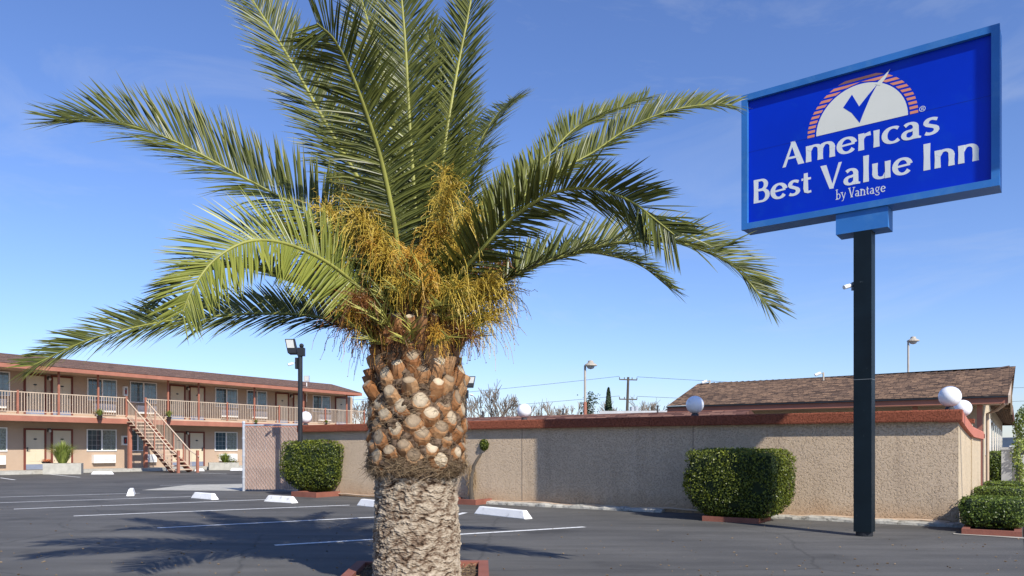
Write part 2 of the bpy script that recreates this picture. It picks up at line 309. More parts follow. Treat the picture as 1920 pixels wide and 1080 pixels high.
def frame(O, ex, ey):
    O = V((O[0], O[1], O[2] if len(O) > 2 else 0)); ex = V((ex[0], ex[1], 0)).normalized(); ey = V((ey[0], ey[1], 0)).normalized()
    f = lambda x, y, z: O+ex*x+ey*y+V((0, 0, z)); f.O, f.ex, f.ey = O, ex, ey; return f
W = frame((0, 0, 0), (1, 0), (0, 1))
def gz(x, y):                                   # the lot falls away gently toward the motel
    t = min(1, max(0, (y-18)/17)); return -.15*t*t*(3-2*t)
def gpt(px, py):                                # point of the ground seen at a photo pixel
    z = 0
    for _ in range(12):
        Y = F*(CAMH-z)/(py-HOR); z = gz(0, Y)
    return V(((px-960)/F*Y, Y, z))
def at(px, py, Z): return V(((px-960)/F*Z, Z, CAMH+(HOR-py)/F*Z))
def s_on(fr, px, y=0):                          # distance along fr.ex at which the line y=const crosses column px
    r = (px-960)/F; P = fr(0, y, 0); return (P.x-r*P.y)/(r*fr.ex.y-fr.ex.x)
def z_on(fr, px, py, y=0):
    P = fr(s_on(fr, px, y), y, 0); return CAMH+(HOR-py)/F*P.y
def struct(o): return tag(o, kind='structure')
def copy_tree(o, parent=None):
    c = link(o.copy())
    if parent: c.parent = parent
    for ch in [x for x in C.objects if x.parent == o]: copy_tree(ch, c)
    return c

# ---------------------------------------------------------------- ground, pavements, markings
def sheet(name, m, xs, ys, zoff=0):
    b = MB(); vs = [(x, y, gz(x, y)+zoff) for y in ys for x in xs]; n = len(xs)
    b.add(vs, [(j*n+i, j*n+i+1, (j+1)*n+i+1, (j+1)*n+i) for j in range(len(ys)-1) for i in range(n-1)])
    return struct(b.build(name, m))
sheet('parking_lot', 'asphalt', [-900, -60, -30, -10, 0, 10, 30, 900], [-60, 0, 5, 10, 18]+[18+i for i in range(1, 18)]+[40, 80, 300, 1500])
A = V((6.26, 10.70, 0))                          # outer corner of the boundary wall
SW = frame(A, (.833, -.553), (.553, .833))       # x out from the wall's street side, y along the street
def ribbon(name, m, pts, zoff):                  # ground polygon laid on the sheet
    b = MB(); b.add([(p[0], p[1], gz(p[0], p[1])+zoff) for p in pts], [tuple(range(len(pts)))]); return struct(b.build(name, m))
b = MB(); b.box(SW, .77, 2.3, -25, 300, -.05, .014); struct(b.build('sidewalk', 'sidewalk'))
b = MB(); b.box(SW, 2.3, 2.45, -25, 300, -.05, .03); struct(b.build('street_kerb', 'curb'))
b = MB(); b.box(SW, 2.46, 14, -25, 300, -.05, .006); struct(b.build('street', mat('street_asphalt', (.25, .24, .225), .85, .1, .3)))
g1, g2, g3, g4 = gpt(265, 919.5), gpt(352, 909.5), gpt(456, 907.5), gpt(456, 920.5)
ribbon('concrete_apron', 'concrete', [g1, g4, g3, g2], .006)
def line(x0, y0, x1, y1, wd=.10, m='line'):
    a, c = gpt(x0, y0), gpt(x1, y1); d = (c-a); d.z = 0; d.normalize(); n = V((-d.y, d.x, 0))*wd/2
    k = 8; b = MB(); vs = []
    for i in range(k+1):
        p = a.lerp(c, i/k); vs += [(*(p+n).xy, gz(0, p.y)+.005), (*(p-n).xy, gz(0, p.y)+.005)]
    b.add(vs, [(2*i, 2*i+1, 2*i+3, 2*i+2) for i in range(k)]); struct(b.build('parking_line', m))
line(515, 1023, 1096, 988.5); line(295, 990.5, 715, 969.5); line(138, 968, 655, 947.5); line(26, 955, 500, 937); line(0, 943, 358, 931.5, .08); line(0, 932.5, 262, 925, .08)
line(845, 969, 872, 961.5); line(300, 910.5, 360, 909, .06)
line(0, 896, 28, 900, .1); line(95, 889.5, 150, 895, .1); line(375, 886.8, 425, 889, .1)

# ---------------------------------------------------------------- boundary wall
WL = frame(A, (-.833, .553), (.553, .833))       # x along the wall toward the motel, y behind it
WLEN = 13.55; WT = .2; CT, CB = 1.64, 1.475
wall = empty('boundary_wall', A, 'long tan stucco boundary wall with dark red cap around the motel lot', 'wall')
def grid_face(b, fr, x0, x1, z0, z1, y, nx):
    pass
b = MB(); b.box(WL, 0, WLEN, 0, WT, -.25, CB); b.build('wall_panel', 'stucco', wall, wall)
b = MB(); b.box(SW, -.004, .002, 0.0, 7.6, -.2, CB-.02); b.v = b.v; o = b.build('side_panel_face', 'stucco_side', wall, wall)
b = MB(); b.box(SW, -.2, -.006, WT+.002, 7.6, -.2, CB-.02); b.build('side_panel', 'stucco_side', wall, wall)
b = MB()                                         # cap, a slightly rounded profile swept along the wall
prof = [(-.10, CB), (-.105, CB+.02), (-.105, CT-.02), (-.09, CT), (WT+.06, CT), (WT+.07, CT-.02), (WT+.07, CB)]
def sweep(b, fr, prof, xs, dz=lambda x: 0):
    n = len(prof); vs = [fr(x, y, z+dz(x)) for x in xs for y, z in prof]
    fs = [(i*n+k, i*n+(k+1) % n, (i+1)*n+(k+1) % n, (i+1)*n+k) for i in range(len(xs)-1) for k in range(n)]
    b.add(vs, fs+[tuple(range(n))[::-1], tuple((len(xs)-1)*n+k for k in range(n))])
sweep(b, WL, prof, [-.05, WLEN+.03]); b.build('wall_cap', 'cap', wall, wall)
b = MB(); SC = frame(A, (.553, .833), (-.833, .553))
drop = lambda x: -.17*min(1, max(0, (x)/3.2))**.8
sweep(b, SC, [(-.06, CB-.01), (-.065, CT-.03), (-.05, CT-.004), (.22, CT-.004), (.24, CT-.03), (.24, CB-.01)], [-.08+.0001+i*.25 for i in range(32)], drop)
b.build('side_cap', mat('side_cap_paint', (.44, .15, .10), .8, .1, 3), wall, wall)
for px in (979, 1299.5):
    s_ = s_on(WL, px); b = MB(); b.box(WL, s_-.006, s_+.006, -.004, 0, 0, CB-.004); b.build('control_joint', mat('joint', (.22, .17, .13), .9), wall, wall)
b = MB(); xs = [i*.4 for i in range(-2, 28)]      # conduit along the wall's foot
b.tube([WL(.1+i*.35, -.035, .055+.012*math.sin(i*1.7)+.006*math.sin(i*.7)) for i in range(38)], .018, 6); b.build('conduit', 'conduit', wall, wall)
b = MB(); random.seed(3)                          # rough concrete curb at the wall's foot
for x0, x1 in ((-.12, 3.05), (4.35, 9.05)):
    k = int((x1-x0)/.12); st = []
    for i in range(k+1):
        x = x0+(x1-x0)*i/k; yo = -.19+random.uniform(-.02, .02); zt = .055+random.uniform(-.012, .012)
        st.append([(yo-.02, -.1), (yo, zt-.02), (yo+.03, zt), (-.002, zt+.004), (-.002, -.1)])
    vs = [WL(x0+(x1-x0)*i/k, y, z) for i in range(k+1) for y, z in st[i]]; n = 5
    b.add(vs, [(i*n+j, i*n+(j+1) % n, (i+1)*n+(j+1) % n, (i+1)*n+j) for i in range(k) for j in range(n)]+[(0, 1, 2, 3, 4), tuple(k*n+j for j in (4, 3, 2, 1, 0))])
struct(b.build('wall_foot_kerb', 'curb'))
ribbon('gutter_apron', 'sidewalk', [SW(.02, -1.2, 0), SW(.0, -1.05, 0), SW(.099, -1.122, 0), SW(.75, -1.122, 0), SW(.80, -1.30, 0), SW(.45, -1.22, 0)], .007)

def globe(P, r, label, post=0):
    t = empty('globe_lamp', P, label, 'lamp', 'white globe lamps along the wall')
    b = MB(); b.lathe((P.x, P.y, P.z-post), [(r*.42, 0), (r*.42, .03), (r*.3, .05+post), (r*.3, .07+post)], 16); b.build('lamp_base', 'dark', t, t)
    b = MB(); b.sphere((P.x, P.y, P.z+.05+r*.96), r, 32, 20); b.build('globe', 'globe', t, t, smooth=True)
for px, r, lab in ((573, .145, 'white globe lamp at the left end of the wall cap beside the black light pole'),
                   (983, .138, 'white globe lamp on the wall cap just right of the palm trunk'),
                   (1303, .15, 'shaded white globe lamp on the wall cap in front of the brown office roof'),
                   (1781, .148, 'largest white globe lamp, on the near corner of the wall cap')):
    globe(WL(s_on(WL, px, .08), .08, CT-.002), r, lab)
Pg = at(1805, 784, 13.7); globe(V((Pg.x, Pg.y, 1.62)), .15, 'white globe lamp partly hidden behind the largest globe', 0)
t = empty('lamp_pillar', (Pg.x, Pg.y, 0), 'tan pillar under the rearmost globe lamp behind the wall corner', 'pillar')
b = MB(); b.box(frame(Pg, SW.ex, SW.ey), -.15, .15, -.15, .15, -Pg.z*0, 1.6-0)
b.v = [(p[0], p[1], min(1.619, p[2])) for p in [(q[0], q[1], q[2]-Pg.z*0) for q in b.v]]
b2 = MB(); fP = frame((Pg.x, Pg.y, 0), SW.ex, SW.ey); b2.box(fP, -.15, .15, -.15, .15, 0, 1.54); b2.build('shaft', 'stucco_side', t, t)
b2 = MB(); b2.box(fP, -.18, .18, -.18, .18, 1.542, 1.619); b2.build('pillar_cap', 'cap', t, t)

# ---------------------------------------------------------------- motel
MO = V(((64-960)/F*38.0, 38.0, 0))
MF = frame(MO, (.545, .838), (.838, -.545))       # x along the facade (to the right in view), y out toward the lot
FL0, FL1, SOF = .01, 2.72, 4.86
BO = 1.5; EO = 2.15                               # balcony and eave overhang
sl, sr = -9.0, s_on(MF, 661)
motel = empty('motel_building', MF(4, -3, FL0), 'two storey tan motel wing with brown shingle roof, balcony and outside stairs', 'building')
def mp_(name, b, m, parent=None, **k): return b.build(name, m, parent or motel, motel, **k)
b = MB(); b.box(MF, sl, sr, -8, 0, -.3, SOF+.0); mp_('wall', b, 'mwall')
b = MB(); b.box(MF, sl, sr+.6, .0, 1.75, -.3, FL0+.0); struct(b.build('motel_walkway', 'concrete'))
b = MB(); b.box(MF, sl, s_on(MF, 684, BO), .002, BO, 2.42, 2.60); mp_('balcony_slab', b, 'mwall')
sb0, sb1 = sl, s_on(MF, 684, BO)
b = MB(); b.box(MF, sb0, sb1+.02, BO+.002, BO+.05, 2.38, 2.64); mp_('balcony_fascia', b, 'redwood')
b = MB(); b.box(MF, sb0, sb1, .002, BO+.02, 2.642, FL1); mp_('balcony_floor', b, 'slabedge')
# roof: front slope, hip at the right end
er = s_on(MF, 679, EO); rr_ = s_on(MF, 622, -3.9); EZ, RZ = 5.02, 6.12
roof = MB(); rv = [MF(sl-2, EO, EZ), MF(er, EO, EZ), MF(rr_, -3.9, RZ), MF(sl-2, -3.9, RZ), MF(er, -9.4, EZ), MF(sl-2, -9.4, EZ)]
uv = [(0, 0), (er-sl+2, 0), (rr_-sl+2, 5.7), (0, 5.7), (40, 0), (0, 11)]
roof.add(rv, [(0, 1, 2, 3), (1, 4, 2), (3, 2, 4, 5)]); rf = mp_('roof', roof, 'shingle2', uvs=uv)
b = MB(); b.box(MF, sl-2, er+.0, EO-.06, EO, 4.81, 5.0); b.box(MF, er-.06, er, -9.4, EO-.062, 4.81, 5.0); mp_('fascia', b, 'redwood', rf)
b = MB(); b.box(MF, sl-2, er-.062, -9.3, EO-.062, SOF+.002, SOF+.04); mp_('soffit', b, 'slabedge', rf)
def rect(px0, px1, o=0): return s_on(MF, px0, o), s_on(MF, px1, o)
def window(px0, px1, up, pane=('glassdark', 'glassblue')):
    s0, s1 = rect(px0, px1); z0, z1 = (3.62, 4.80) if up else (.93, 2.10)
    fo = MB(); t_ = .05
    fo.box(MF, s0, s1, .001, .05, z0, z0+t_); fo.box(MF, s0, s1, .001, .05, z1-t_, z1)
    fo.box(MF, s0, s0+t_, .001, .05, z0+t_, z1-t_); fo.box(MF, s1-t_, s1, .001, .05, z0+t_, z1-t_)
    mid = (s0+s1)/2; fo.box(MF, mid-.035, mid+.035, .001, .056, z0+t_, z1-t_)
    wn = mp_('window', fo, 'white')
    g = MB(); g.box(MF, s0+t_, mid-.035, .002, .012, z0+t_, z1-t_); mp_('pane', g, pane[0], wn)
    g = MB(); g.box(MF, mid+.035, s1-t_, .002, .016, z0+t_, z1-t_); mp_('pane', g, pane[1], wn)
    g = MB()
    for a0, a1, dd in ((s0+t_, mid-.035, .013), (mid+.035, s1-t_, .018)):
        for k in (1, 2): x = a0+(a1-a0)*k/3; g.box(MF, x-.008, x+.008, dd, dd+.006, z0+t_, z1-t_)
        for k in (1, 2, 3): z = z0+t_+(z1-z0-2*t_)*k/4; g.box(MF, a0, a1, dd+.007, dd+.012, z-.008, z+.008)
    mp_('glazing_bars', g, mat('bars', (.30, .33, .32), .5), wn)
    return s0, s1
def ac(px0, px1, up):
    s0, s1 = rect(px0, px1); z0 = 3.02 if up else .30
    b = MB(); b.box(MF, s0, s1, .001, .22, z0, z0+.44)
    a = mp_('air_conditioner', b, 'acwhite')
    b = MB()
    for k in range(5): b.box(MF, s0+.04, s1-.04, .221, .228, z0+.06+k*.035, z0+.075+k*.035)
    b.box(MF, s0+.02, s1-.02, .221, .226, z0+.27, z0+.275); mp_('grille', b, mat('grille', (.55, .55, .54), .5), a)
def door(px0, px1, up, knob='l'):
    s0, s1 = rect(px0, px1); z0 = FL1 if up else FL0; z1 = z0+2.07
    b = MB(); b.box(MF, s0, s0+.09, .001, .06, z0, z1); b.box(MF, s1-.09, s1, .001, .06, z0, z1); b.box(MF, s0+.09, s1-.09, .001, .058, z1-.09, z1)
    dr = mp_('door', b, 'brown')
    b = MB(); b.box(MF, s0+.09, s1-.09, .001, .03, z0+.28, z1-.09)
    a0, a1 = s0+.09+.14, s1-.09-.14                # raised panels with an arched head
    for zz0, zz1 in ((z0+.42, z0+.95), (z0+1.05, z0+1.72)):
        for q in range(2):
            u0 = a0+(a1-a0)*(.0 if q == 0 else .54); u1 = a0+(a1-a0)*(.46 if q == 0 else 1)
            b.prism([(u0, zz0), (u1, zz0), (u1, zz1+(0 if zz1 < z0+1.5 else (.10 if q == 0 else .0))), (u0, zz1+(0 if zz1 < z0+1.5 else (0 if q == 0 else .10)))], lambda u, d, v: MF(u, d, v), .038, .030)
    mp_('door_leaf', b, 'door', dr)
    b = MB(); b.box(MF, s0+.09, s1-.09, .001, .034, z0+.02, z0+.278); mp_('kick_plate', b, 'kick', dr)
    sx = s0+.16 if knob == 'l' else s1-.16
    b = MB(); b.box(MF, sx-.035, sx+.035, .032, .06, z0+.93, z0+1.12); b.tube([MF(sx, .06, z0+1.0), MF(sx, .11, z0+1.0), MF(sx+(.1 if knob == 'l' else -.1), .11, z0+1.0)], .015, 6); mp_('handle', b, 'dark', dr)
    b = MB(); c_ = (s0+s1)/2; b.prism([(c_-.09, z0+1.52), (c_, z0+1.49), (c_+.09, z0+1.52), (c_+.06, z0+1.57), (c_-.06, z0+1.57)], lambda u, d, v: MF(u, d, v), .05, .04); mp_('room_plate', b, 'dark', dr)
# ground floor
for a, c, k in ((-120, -80, 'l'), (44, 86, 'l'), (95, 136, 'r'), (320, 347, 'l'), (353, 383, 'r'), (516, 541, 'l'), (549, 572, 'r')): door(a, c, False, k)
for a, c in ((-62, 13), (162, 218), (244, 271), (402, 444.5), (460, 497), (586, 619)): window(a, c, False, ('glassdark', 'curtain'))
for a, c in ((-40, 7), (172, 213), (272, 290), (410, 441)): ac(a, c, False)
# upper floor
for a, c, k in ((44, 86, 'l'), (95, 136, 'r'), (316, 347, 'l'), (354, 384, 'r'), (516, 541, 'l'), (549, 572, 'r'), (628, 650, 'l')): door(a, c, True, k)
for a, c in ((-55, 18), (163, 218.5), (243, 293.5), (403, 445), (462, 500), (586, 619)): window(a, c, True)
for a, c in ((-30, 8), (174, 214), (254, 290), (412, 442), (470, 497), (594, 617)): ac(a, c, True)
for px0, px1, up in ((227, 237, 0), (229, 237, 1)):
    s0, s1 = rect(px0, px1); z0 = (1.25, 3.95)[up]
    b = MB(); b.box(MF, s0, s1, .001, .16, z0, z0+.52); e_ = mp_('extinguisher_box', b, 'white')
    b = MB(); b.box(MF, s0+.06, s1-.06, .161, .168, z0+.08, z0+.44); mp_('glass_front', b, mat('box_glass', (.06, .05, .06), .1, spec=.8), e_)
    b = MB(); b.tube([MF((s0+s1)/2, .172, z0+.12), MF((s0+s1)/2, .172, z0+.34)], .03, 8); mp_('extinguisher', b, mat('extinguisher_red', (.4, .03, .02), .4), e_)
for px, up in ((91, 0), (350, 0), (545, 0), (91, 1), (351, 1), (545, 1)):
    s_ = s_on(MF, px); z0 = (2.0, 4.62)[up]; b = MB(); b.box(MF, s_-.06, s_+.06, .001, .1, z0-.08, z0+.1); lm = mp_('wall_light', b, 'dark')
    b = MB(); b.lathe(MF(s_, .14, z0-.12), [(.02, 0), (.06, .04), (.06, .12), (.03, .15)], 10); mp_('lamp_glass', b, 'glasslamp', lm)
# railing in sections between posts, on the balcony edge
RT = 3.78; tall = (111, 185, 316, 373.5, 478, 570, 651); short = (-110, 34, 238, 274, 427, 524.5, 611, 684)
posts = sorted([(s_on(MF, p, BO), 1) for p in tall]+[(s_on(MF, p, BO), 0) for p in short])
for s_, tl in posts:
    b = MB(); b.box(MF, s_-.04, s_+.04, BO-.09, BO-.01, FL1+.001, SOF+.0 if tl else RT+.06); mp_('post' if tl else 'railing_post', b, 'redwood')
g0, g1_ = s_on(MF, 238, BO), s_on(MF, 274, BO)
for (a, _), (c, _) in zip(posts, posts[1:]):
    if abs(a-g0) < .01: continue
    a += .041; c -= .041; b = MB()
    b.box(MF, a, c, BO-.07, BO-.03, RT-.04, RT); b.box(MF, a, c, BO-.065, BO-.035, FL1+.09, FL1+.12)
    n = max(1, round((c-a)/.125))
    for k in range(1, n):
        x = a+(c-a)*k/n; b.box(MF, x-.012, x+.012, BO-.062, BO-.038, FL1+.121, RT-.041)
        if k % 2: b.sphere(MF(x, BO-.05, FL1+.55), .026, 6, 4); b.sphere(MF(x, BO-.05, FL1+.8), .022, 6, 4)
    mp_('railing', b, 'cream')
# stairs running out from the balcony edge
NT = 14; SL = 4.15; zb = gz(0, 39)+.0
st = MB(); x0, x1 = g0+.05, g1_-.02
zt = FL1-.02
for xs_ in (x0+.0, x1-.05):                        # stringers
    st.add([MF(xs_, BO+.05, zt-.30), MF(xs_, BO+.05, zt-.02), MF(xs_, BO+SL, zb+.08), MF(xs_, BO+SL-.35, zb-.02), MF(xs_+.05, BO+.05, zt-.30), MF(xs_+.05, BO+.05, zt-.02), MF(xs_+.05, BO+SL, zb+.08), MF(xs_+.05, BO+SL-.35, zb-.02)],
           [(0, 1, 2, 3), (4, 7, 6, 5), (0, 4, 5, 1), (1, 5, 6, 2), (2, 6, 7, 3), (3, 7, 4, 0)])
stc = mp_('staircase', st, 'brown')
for k in range(NT):
    z = zt-(zt-zb)*(k+1)/(NT+1); y = BO+.05+(SL-.1)*(k+.5)/NT
    b = MB(); b.box(MF, x0-.10, x1+.08, y-.16, y+.16, z-.055, z); mp_('tread', b, 'slabedge', stc)
for xs_ in (g0, g1_):                              # handrails with balusters
    b = MB(); pt = lambda q, h: MF(xs_, BO+.02+(SL+.0)*q, zt+(zb-zt)*q+h)
    b.tube([pt(0, .95), pt(.93, .95), pt(1.12, .95+.2)], .03, 6); b.tube([pt(0, .07), pt(1, .07)], .018, 5)
    for k in range(1, 34): b.tube([pt(k/34, .09), pt(k/34, .94)], .011, 4)
    mp_('stair_rail', b, 'cream', stc)
    for q in (.2, .4, .6, .8):
        b = MB(); P = pt(q, 0); b.box(frame(P, MF.ex, MF.ey), -.025, .025, -.025, .025, -.12, .94); mp_('rail_post', b, 'redwood', stc)
    b = MB(); P = pt(1.09, 0); b.box(frame((P.x, P.y, 0), MF.ex, MF.ey), -.055, .055, -.055, .055, gz(0, 39), .98); mp_('newel_post', b, 'redwood', stc)
for px, o in ((243.5, BO+.02), (273, BO-.5)):
    s_ = s_on(MF, px, o); b = MB(); b.box(MF, s_-.08, s_+.08, o-.08, o+.08, FL0+.001, 2.37); mp_('support_post', b, 'redwood', stc)
# roof floodlight
P = at(575, 738, 52); t = empty('roof_floodlight', P, 'small square floodlight on a thin stem above the motel roof', 'floodlight')
b = MB(); b.tube([P+V((0, 0, -.55)), P+V((0, 0, .75))], .03, 6); b.build('stem', 'white', t, t)
b = MB(); b.box(frame(P, (1, 0), (0, 1)), -.18, .18, -.06, .1, .8, 1.22); b.build('lamp_head', 'steel', t, t)
b = MB(); b.box(frame(P, (1, 0), (0, 1)), -.14, .14, -.075, -.061, .86, 1.16); b.build('lens', 'glasslamp', t, t)

# ---------------------------------------------------------------- leaves
def leaves(b, P, Nn, size, tone, aspect=1.7, jit=.6):
    n = len(P); Nn = Nn+rng.normal(0, jit, (n, 3)); Nn /= np.linalg.norm(Nn, axis=1)[:, None]
    t = rng.normal(0, 1, (n, 3)); t -= (t*Nn).sum(1)[:, None]*Nn; t /= np.linalg.norm(t, axis=1)[:, None]; s = np.cross(Nn, t)
    L_ = size*rng.uniform(.7, 1.3, n)[:, None]
    v = np.stack([P-t*L_*.5, P+s*L_*.5/aspect+Nn*L_*.08, P+t*L_*.5, P-s*L_*.5/aspect+Nn*L_*.08], 1).reshape(-1, 3)
    base = len(b.v); b.v += [tuple(x) for x in v.tolist()]; b.f += [(base+4*i, base+4*i+1, base+4*i+2, base+4*i+3) for i in range(n)]
    b.tone += np.repeat(np.clip(tone, 0, 1), 4).tolist()
def shape_bush(t, fr, hx, hy, z0, z1, n, size, under=.35, pw=5, mat_='bushleaf', core='darkgreen', seed=1):
    # superellipsoid clipped bush whose underside tucks in; fr centred on it
    r_ = np.random.default_rng(seed); cz = (z0+z1)/2; hz = (z1-z0)/2
    d = r_.normal(0, 1, (n, 3)); d /= np.linalg.norm(d, axis=1)[:, None]
    q = np.abs(d); k = (q**pw).sum(1)**(-1/pw); p = d*k[:, None]
    nn = np.sign(p)*np.abs(p)**(pw-1); nn /= np.linalg.norm(nn, axis=1)[:, None]
    lump = 1+.045*np.sin(p[:, 0]*5+seed)*np.sin(p[:, 1]*4+1)*np.sin(p[:, 2]*5+2)
    depth = 1-np.abs(r_.normal(0, .06, n)) + r_.exponential(.008, n)
    p = p*(depth*lump)[:, None]
    tuck = np.where(p[:, 2] < 0, 1-under*np.clip(-p[:, 2], 0, 1)**2.2, 1)
    x, y, z = p[:, 0]*hx*tuck, p[:, 1]*hy*tuck, p[:, 2]*hz+cz
    ex, ey, O = fr.ex, fr.ey, fr.O
    Pw = np.stack([O.x+ex.x*x+ey.x*y, O.y+ex.y*x+ey.y*y, O.z+z], 1); Nw = np.stack([ex.x*nn[:, 0]+ey.x*nn[:, 1], ex.y*nn[:, 0]+ey.y*nn[:, 1], nn[:, 2]], 1)
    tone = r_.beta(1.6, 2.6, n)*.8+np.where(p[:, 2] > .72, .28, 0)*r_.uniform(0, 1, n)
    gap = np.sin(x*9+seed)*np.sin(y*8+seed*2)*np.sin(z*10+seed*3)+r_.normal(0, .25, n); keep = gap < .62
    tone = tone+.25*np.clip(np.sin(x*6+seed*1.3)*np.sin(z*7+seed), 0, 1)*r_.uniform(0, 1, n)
    out_ = r_.random(n) < .02; Pw[out_] += Nw[out_]*r_.uniform(.01, .05, (out_.sum(), 1))
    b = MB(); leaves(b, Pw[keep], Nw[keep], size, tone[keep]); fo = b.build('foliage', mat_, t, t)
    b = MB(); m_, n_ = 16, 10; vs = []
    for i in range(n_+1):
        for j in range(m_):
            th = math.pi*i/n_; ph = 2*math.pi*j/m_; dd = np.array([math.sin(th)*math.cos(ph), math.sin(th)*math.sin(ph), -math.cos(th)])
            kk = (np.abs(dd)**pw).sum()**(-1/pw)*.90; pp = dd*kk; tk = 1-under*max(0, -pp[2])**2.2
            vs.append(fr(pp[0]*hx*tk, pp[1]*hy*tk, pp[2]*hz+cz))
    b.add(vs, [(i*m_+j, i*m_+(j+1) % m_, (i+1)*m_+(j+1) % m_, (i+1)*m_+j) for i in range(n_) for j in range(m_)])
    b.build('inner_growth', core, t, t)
    return fo
def planter_ring(t, fr, x0, x1, y0, y1, z, th=.09, m='paintwood', name='kerb'):
    b = MB(); b.box(fr, x0, x1, y0, y0+th, -.15, z); b.box(fr, x0, x1, y1-th, y1, -.15, z); b.box(fr, x0, x0+th, y0+th, y1-th, -.15, z); b.box(fr, x1-th, x1, y0+th, y1-th, -.15, z)
    b.build(name, m, t, t)
    b = MB(); n = 14; xs = np.linspace(x0+th, x1-th, n); ys = np.linspace(y0+th, y1-th, n)
    b.add([fr(x, y, z-.045+random.uniform(-.012, .012)) for y in ys for x in xs], [(j*n+i, j*n+i+1, (j+1)*n+i+1, (j+1)*n+i) for j in range(n-1) for i in range(n-1)])
    b.build('soil', 'soil', t, t)

# right-hand clipped bush and its red planter
Cb = gpt(1384, 972); fb = frame(Cb, (.833, -.553), (.553, .833))
Zb = 11.55; Pc = V(((1386-960)/F*Zb, Zb, 0)); fb = frame(Pc, (.80, -.60), (.60, .80))
t = empty('clipped_bush', Pc, 'square clipped dark green bush in front of the wall, left of the sign pole', 'bush')
shape_bush(t, fb, .735, .47, .07, 1.08, 23000, .036, .30, 9, seed=4)
b = MB()
for k in range(5): b.tube([fb(-.1+k*.05, 0, .02), fb(-.2+k*.1, .05*(k-2), .25)], .022, 6)
b.build('stem', 'bark', t, t)
t = empty('planter_bed', Pc, 'low red planter kerb under the square bush left of the sign pole', 'planter')
planter_ring(t, frame(Pc, (.833, -.553), (.553, .833)), -.45, .38, -.36, .35, .075)
# left clipped bush beside the gate
Zb2 = 18.0; Pc2 = V(((601-960)/F*Zb2, Zb2-.1, 0)); fb2 = frame(Pc2, (.95, -.30), (.30, .95))
t = empty('clipped_bush', Pc2, 'square clipped green bush beside the chain link gate, left of the palm', 'bush')
shape_bush(t, fb2, .79, .55, .10, 1.27, 19000, .044, .40, 8, seed=9)
b = MB()
for k in range(5): b.tube([fb2(.1+k*.04, 0, .02), fb2(-.1+k*.12, .05*(k-2), .3)], .03, 6)
b.build('stem', 'bark', t, t)
t = empty('planter_bed', Pc2, 'low red planter kerb under the bush beside the chain link gate', 'planter')
planter_ring(t, frame(Pc2, (.833, -.553), (.553, .833)), -.1, .72, -.75, .15, .11)

# little topiary behind the palm
g = gpt(885, 943); tp = empty('topiary_shrub', g, 'spindly topiary shrub with a single leaf ball on a bent stem, right of the palm', 'shrub')
Zt = g.y; pp = [(885, 940), (883, 915), (884, 895), (889, 872), (897, 858), (910, 843)]
b = MB(); b.tube([at(x, y, Zt) for x, y in pp], [.055, .055, .05, .032, .026, .02], 8); b.tube([at(884, 925, Zt), at(876, 910, Zt), at(873, 900, Zt-.05)], [.02, .014, .008], 5); b.build('trunk', 'polewood', tp, tp)
q = at(911.5, 834, Zt); fr = frame(q, (1, 0), (0, 1)); shape_bush(tp, fr, .125, .125, -.12, .12, 1300, .035, 0, 2.5, seed=3)
b = MB()
for i in range(120):
    x = random.uniform(879, 890); y0 = random.uniform(870, 905); b.tube([at(x, y0, Zt), at(x+random.uniform(-4, 4), y0+12, Zt-.03), at(x+random.uniform(-7, 7), y0+random.uniform(16, 32), Zt-.03)], .004, 3, False, random.random())
b.build('dead_bark', 'fibre', tp, tp)
t = empty('planter_bed', g, 'small red planter kerb round the spindly topiary right of the palm', 'planter')
planter_ring(t, frame(g, (.833, -.553), (.553, .833)), -.42, .42, -.45, .38, .10)
# second topiary ball mostly behind the palm
q = at(877, 834, Zt+1.2); t = empty('topiary_shrub', (q.x, q.y, 0), 'topiary leaf ball peeping out from behind the palm trunk', 'shrub')
shape_bush(t, frame(q, (1, 0), (0, 1)), .12, .12, -.12, .12, 900, .035, 0, 2.5, seed=6)
b = MB(); b.tube([(q.x, q.y, 0), (q.x-.1, q.y, .6), (q.x, q.y, q.z-.08)], [.04, .03, .015], 6); b.build('trunk', 'bark', t, t)

# hedges along the street side
hs = [(.07, .80, -.86, .15, .45, 1003, 'nearest low clipped hedge by the wall corner at the right edge'), (.07, .80, 3.1, 3.9, .42, 0, 'middle low clipped hedge along the street side of the wall'),
      (.12, .80, 6.2, 7.0, .40, 0, 'farthest of the three low clipped hedges by the street wall')]
for i, (xa, xb, ya, yb, h, _, lab) in enumerate(hs):
    P = SW((xa+xb)/2, (ya+yb)/2, 0); t = empty('low_hedge', P, lab, 'hedge', 'low hedges along the street')
    shape_bush(t, frame(P, SW.ex, SW.ey), (xb-xa)/2+.02, (yb-ya)/2, .07, h, (9000, 5000, 3500)[i], (.030, .036, .042)[i], .12, 7, 'bushleaf2', seed=20+i)
t = empty('planter_bed', SW(.4, .4, 0), 'red planter kerb running under the low hedges by the street', 'planter')
planter_ring(t, SW, .10, .74, -1.12, 8.5, .07, .08)
P = SW(.15, 15.5, 0); t = empty('tall_hedge', P, 'dark upright hedge against the office front by the grey pillar', 'hedge')
shape_bush(t, frame(P, SW.ex, SW.ey), .38, .8, .05, 1.0, 3500, .06, 0, 7, 'bushleaf2', seed=31)

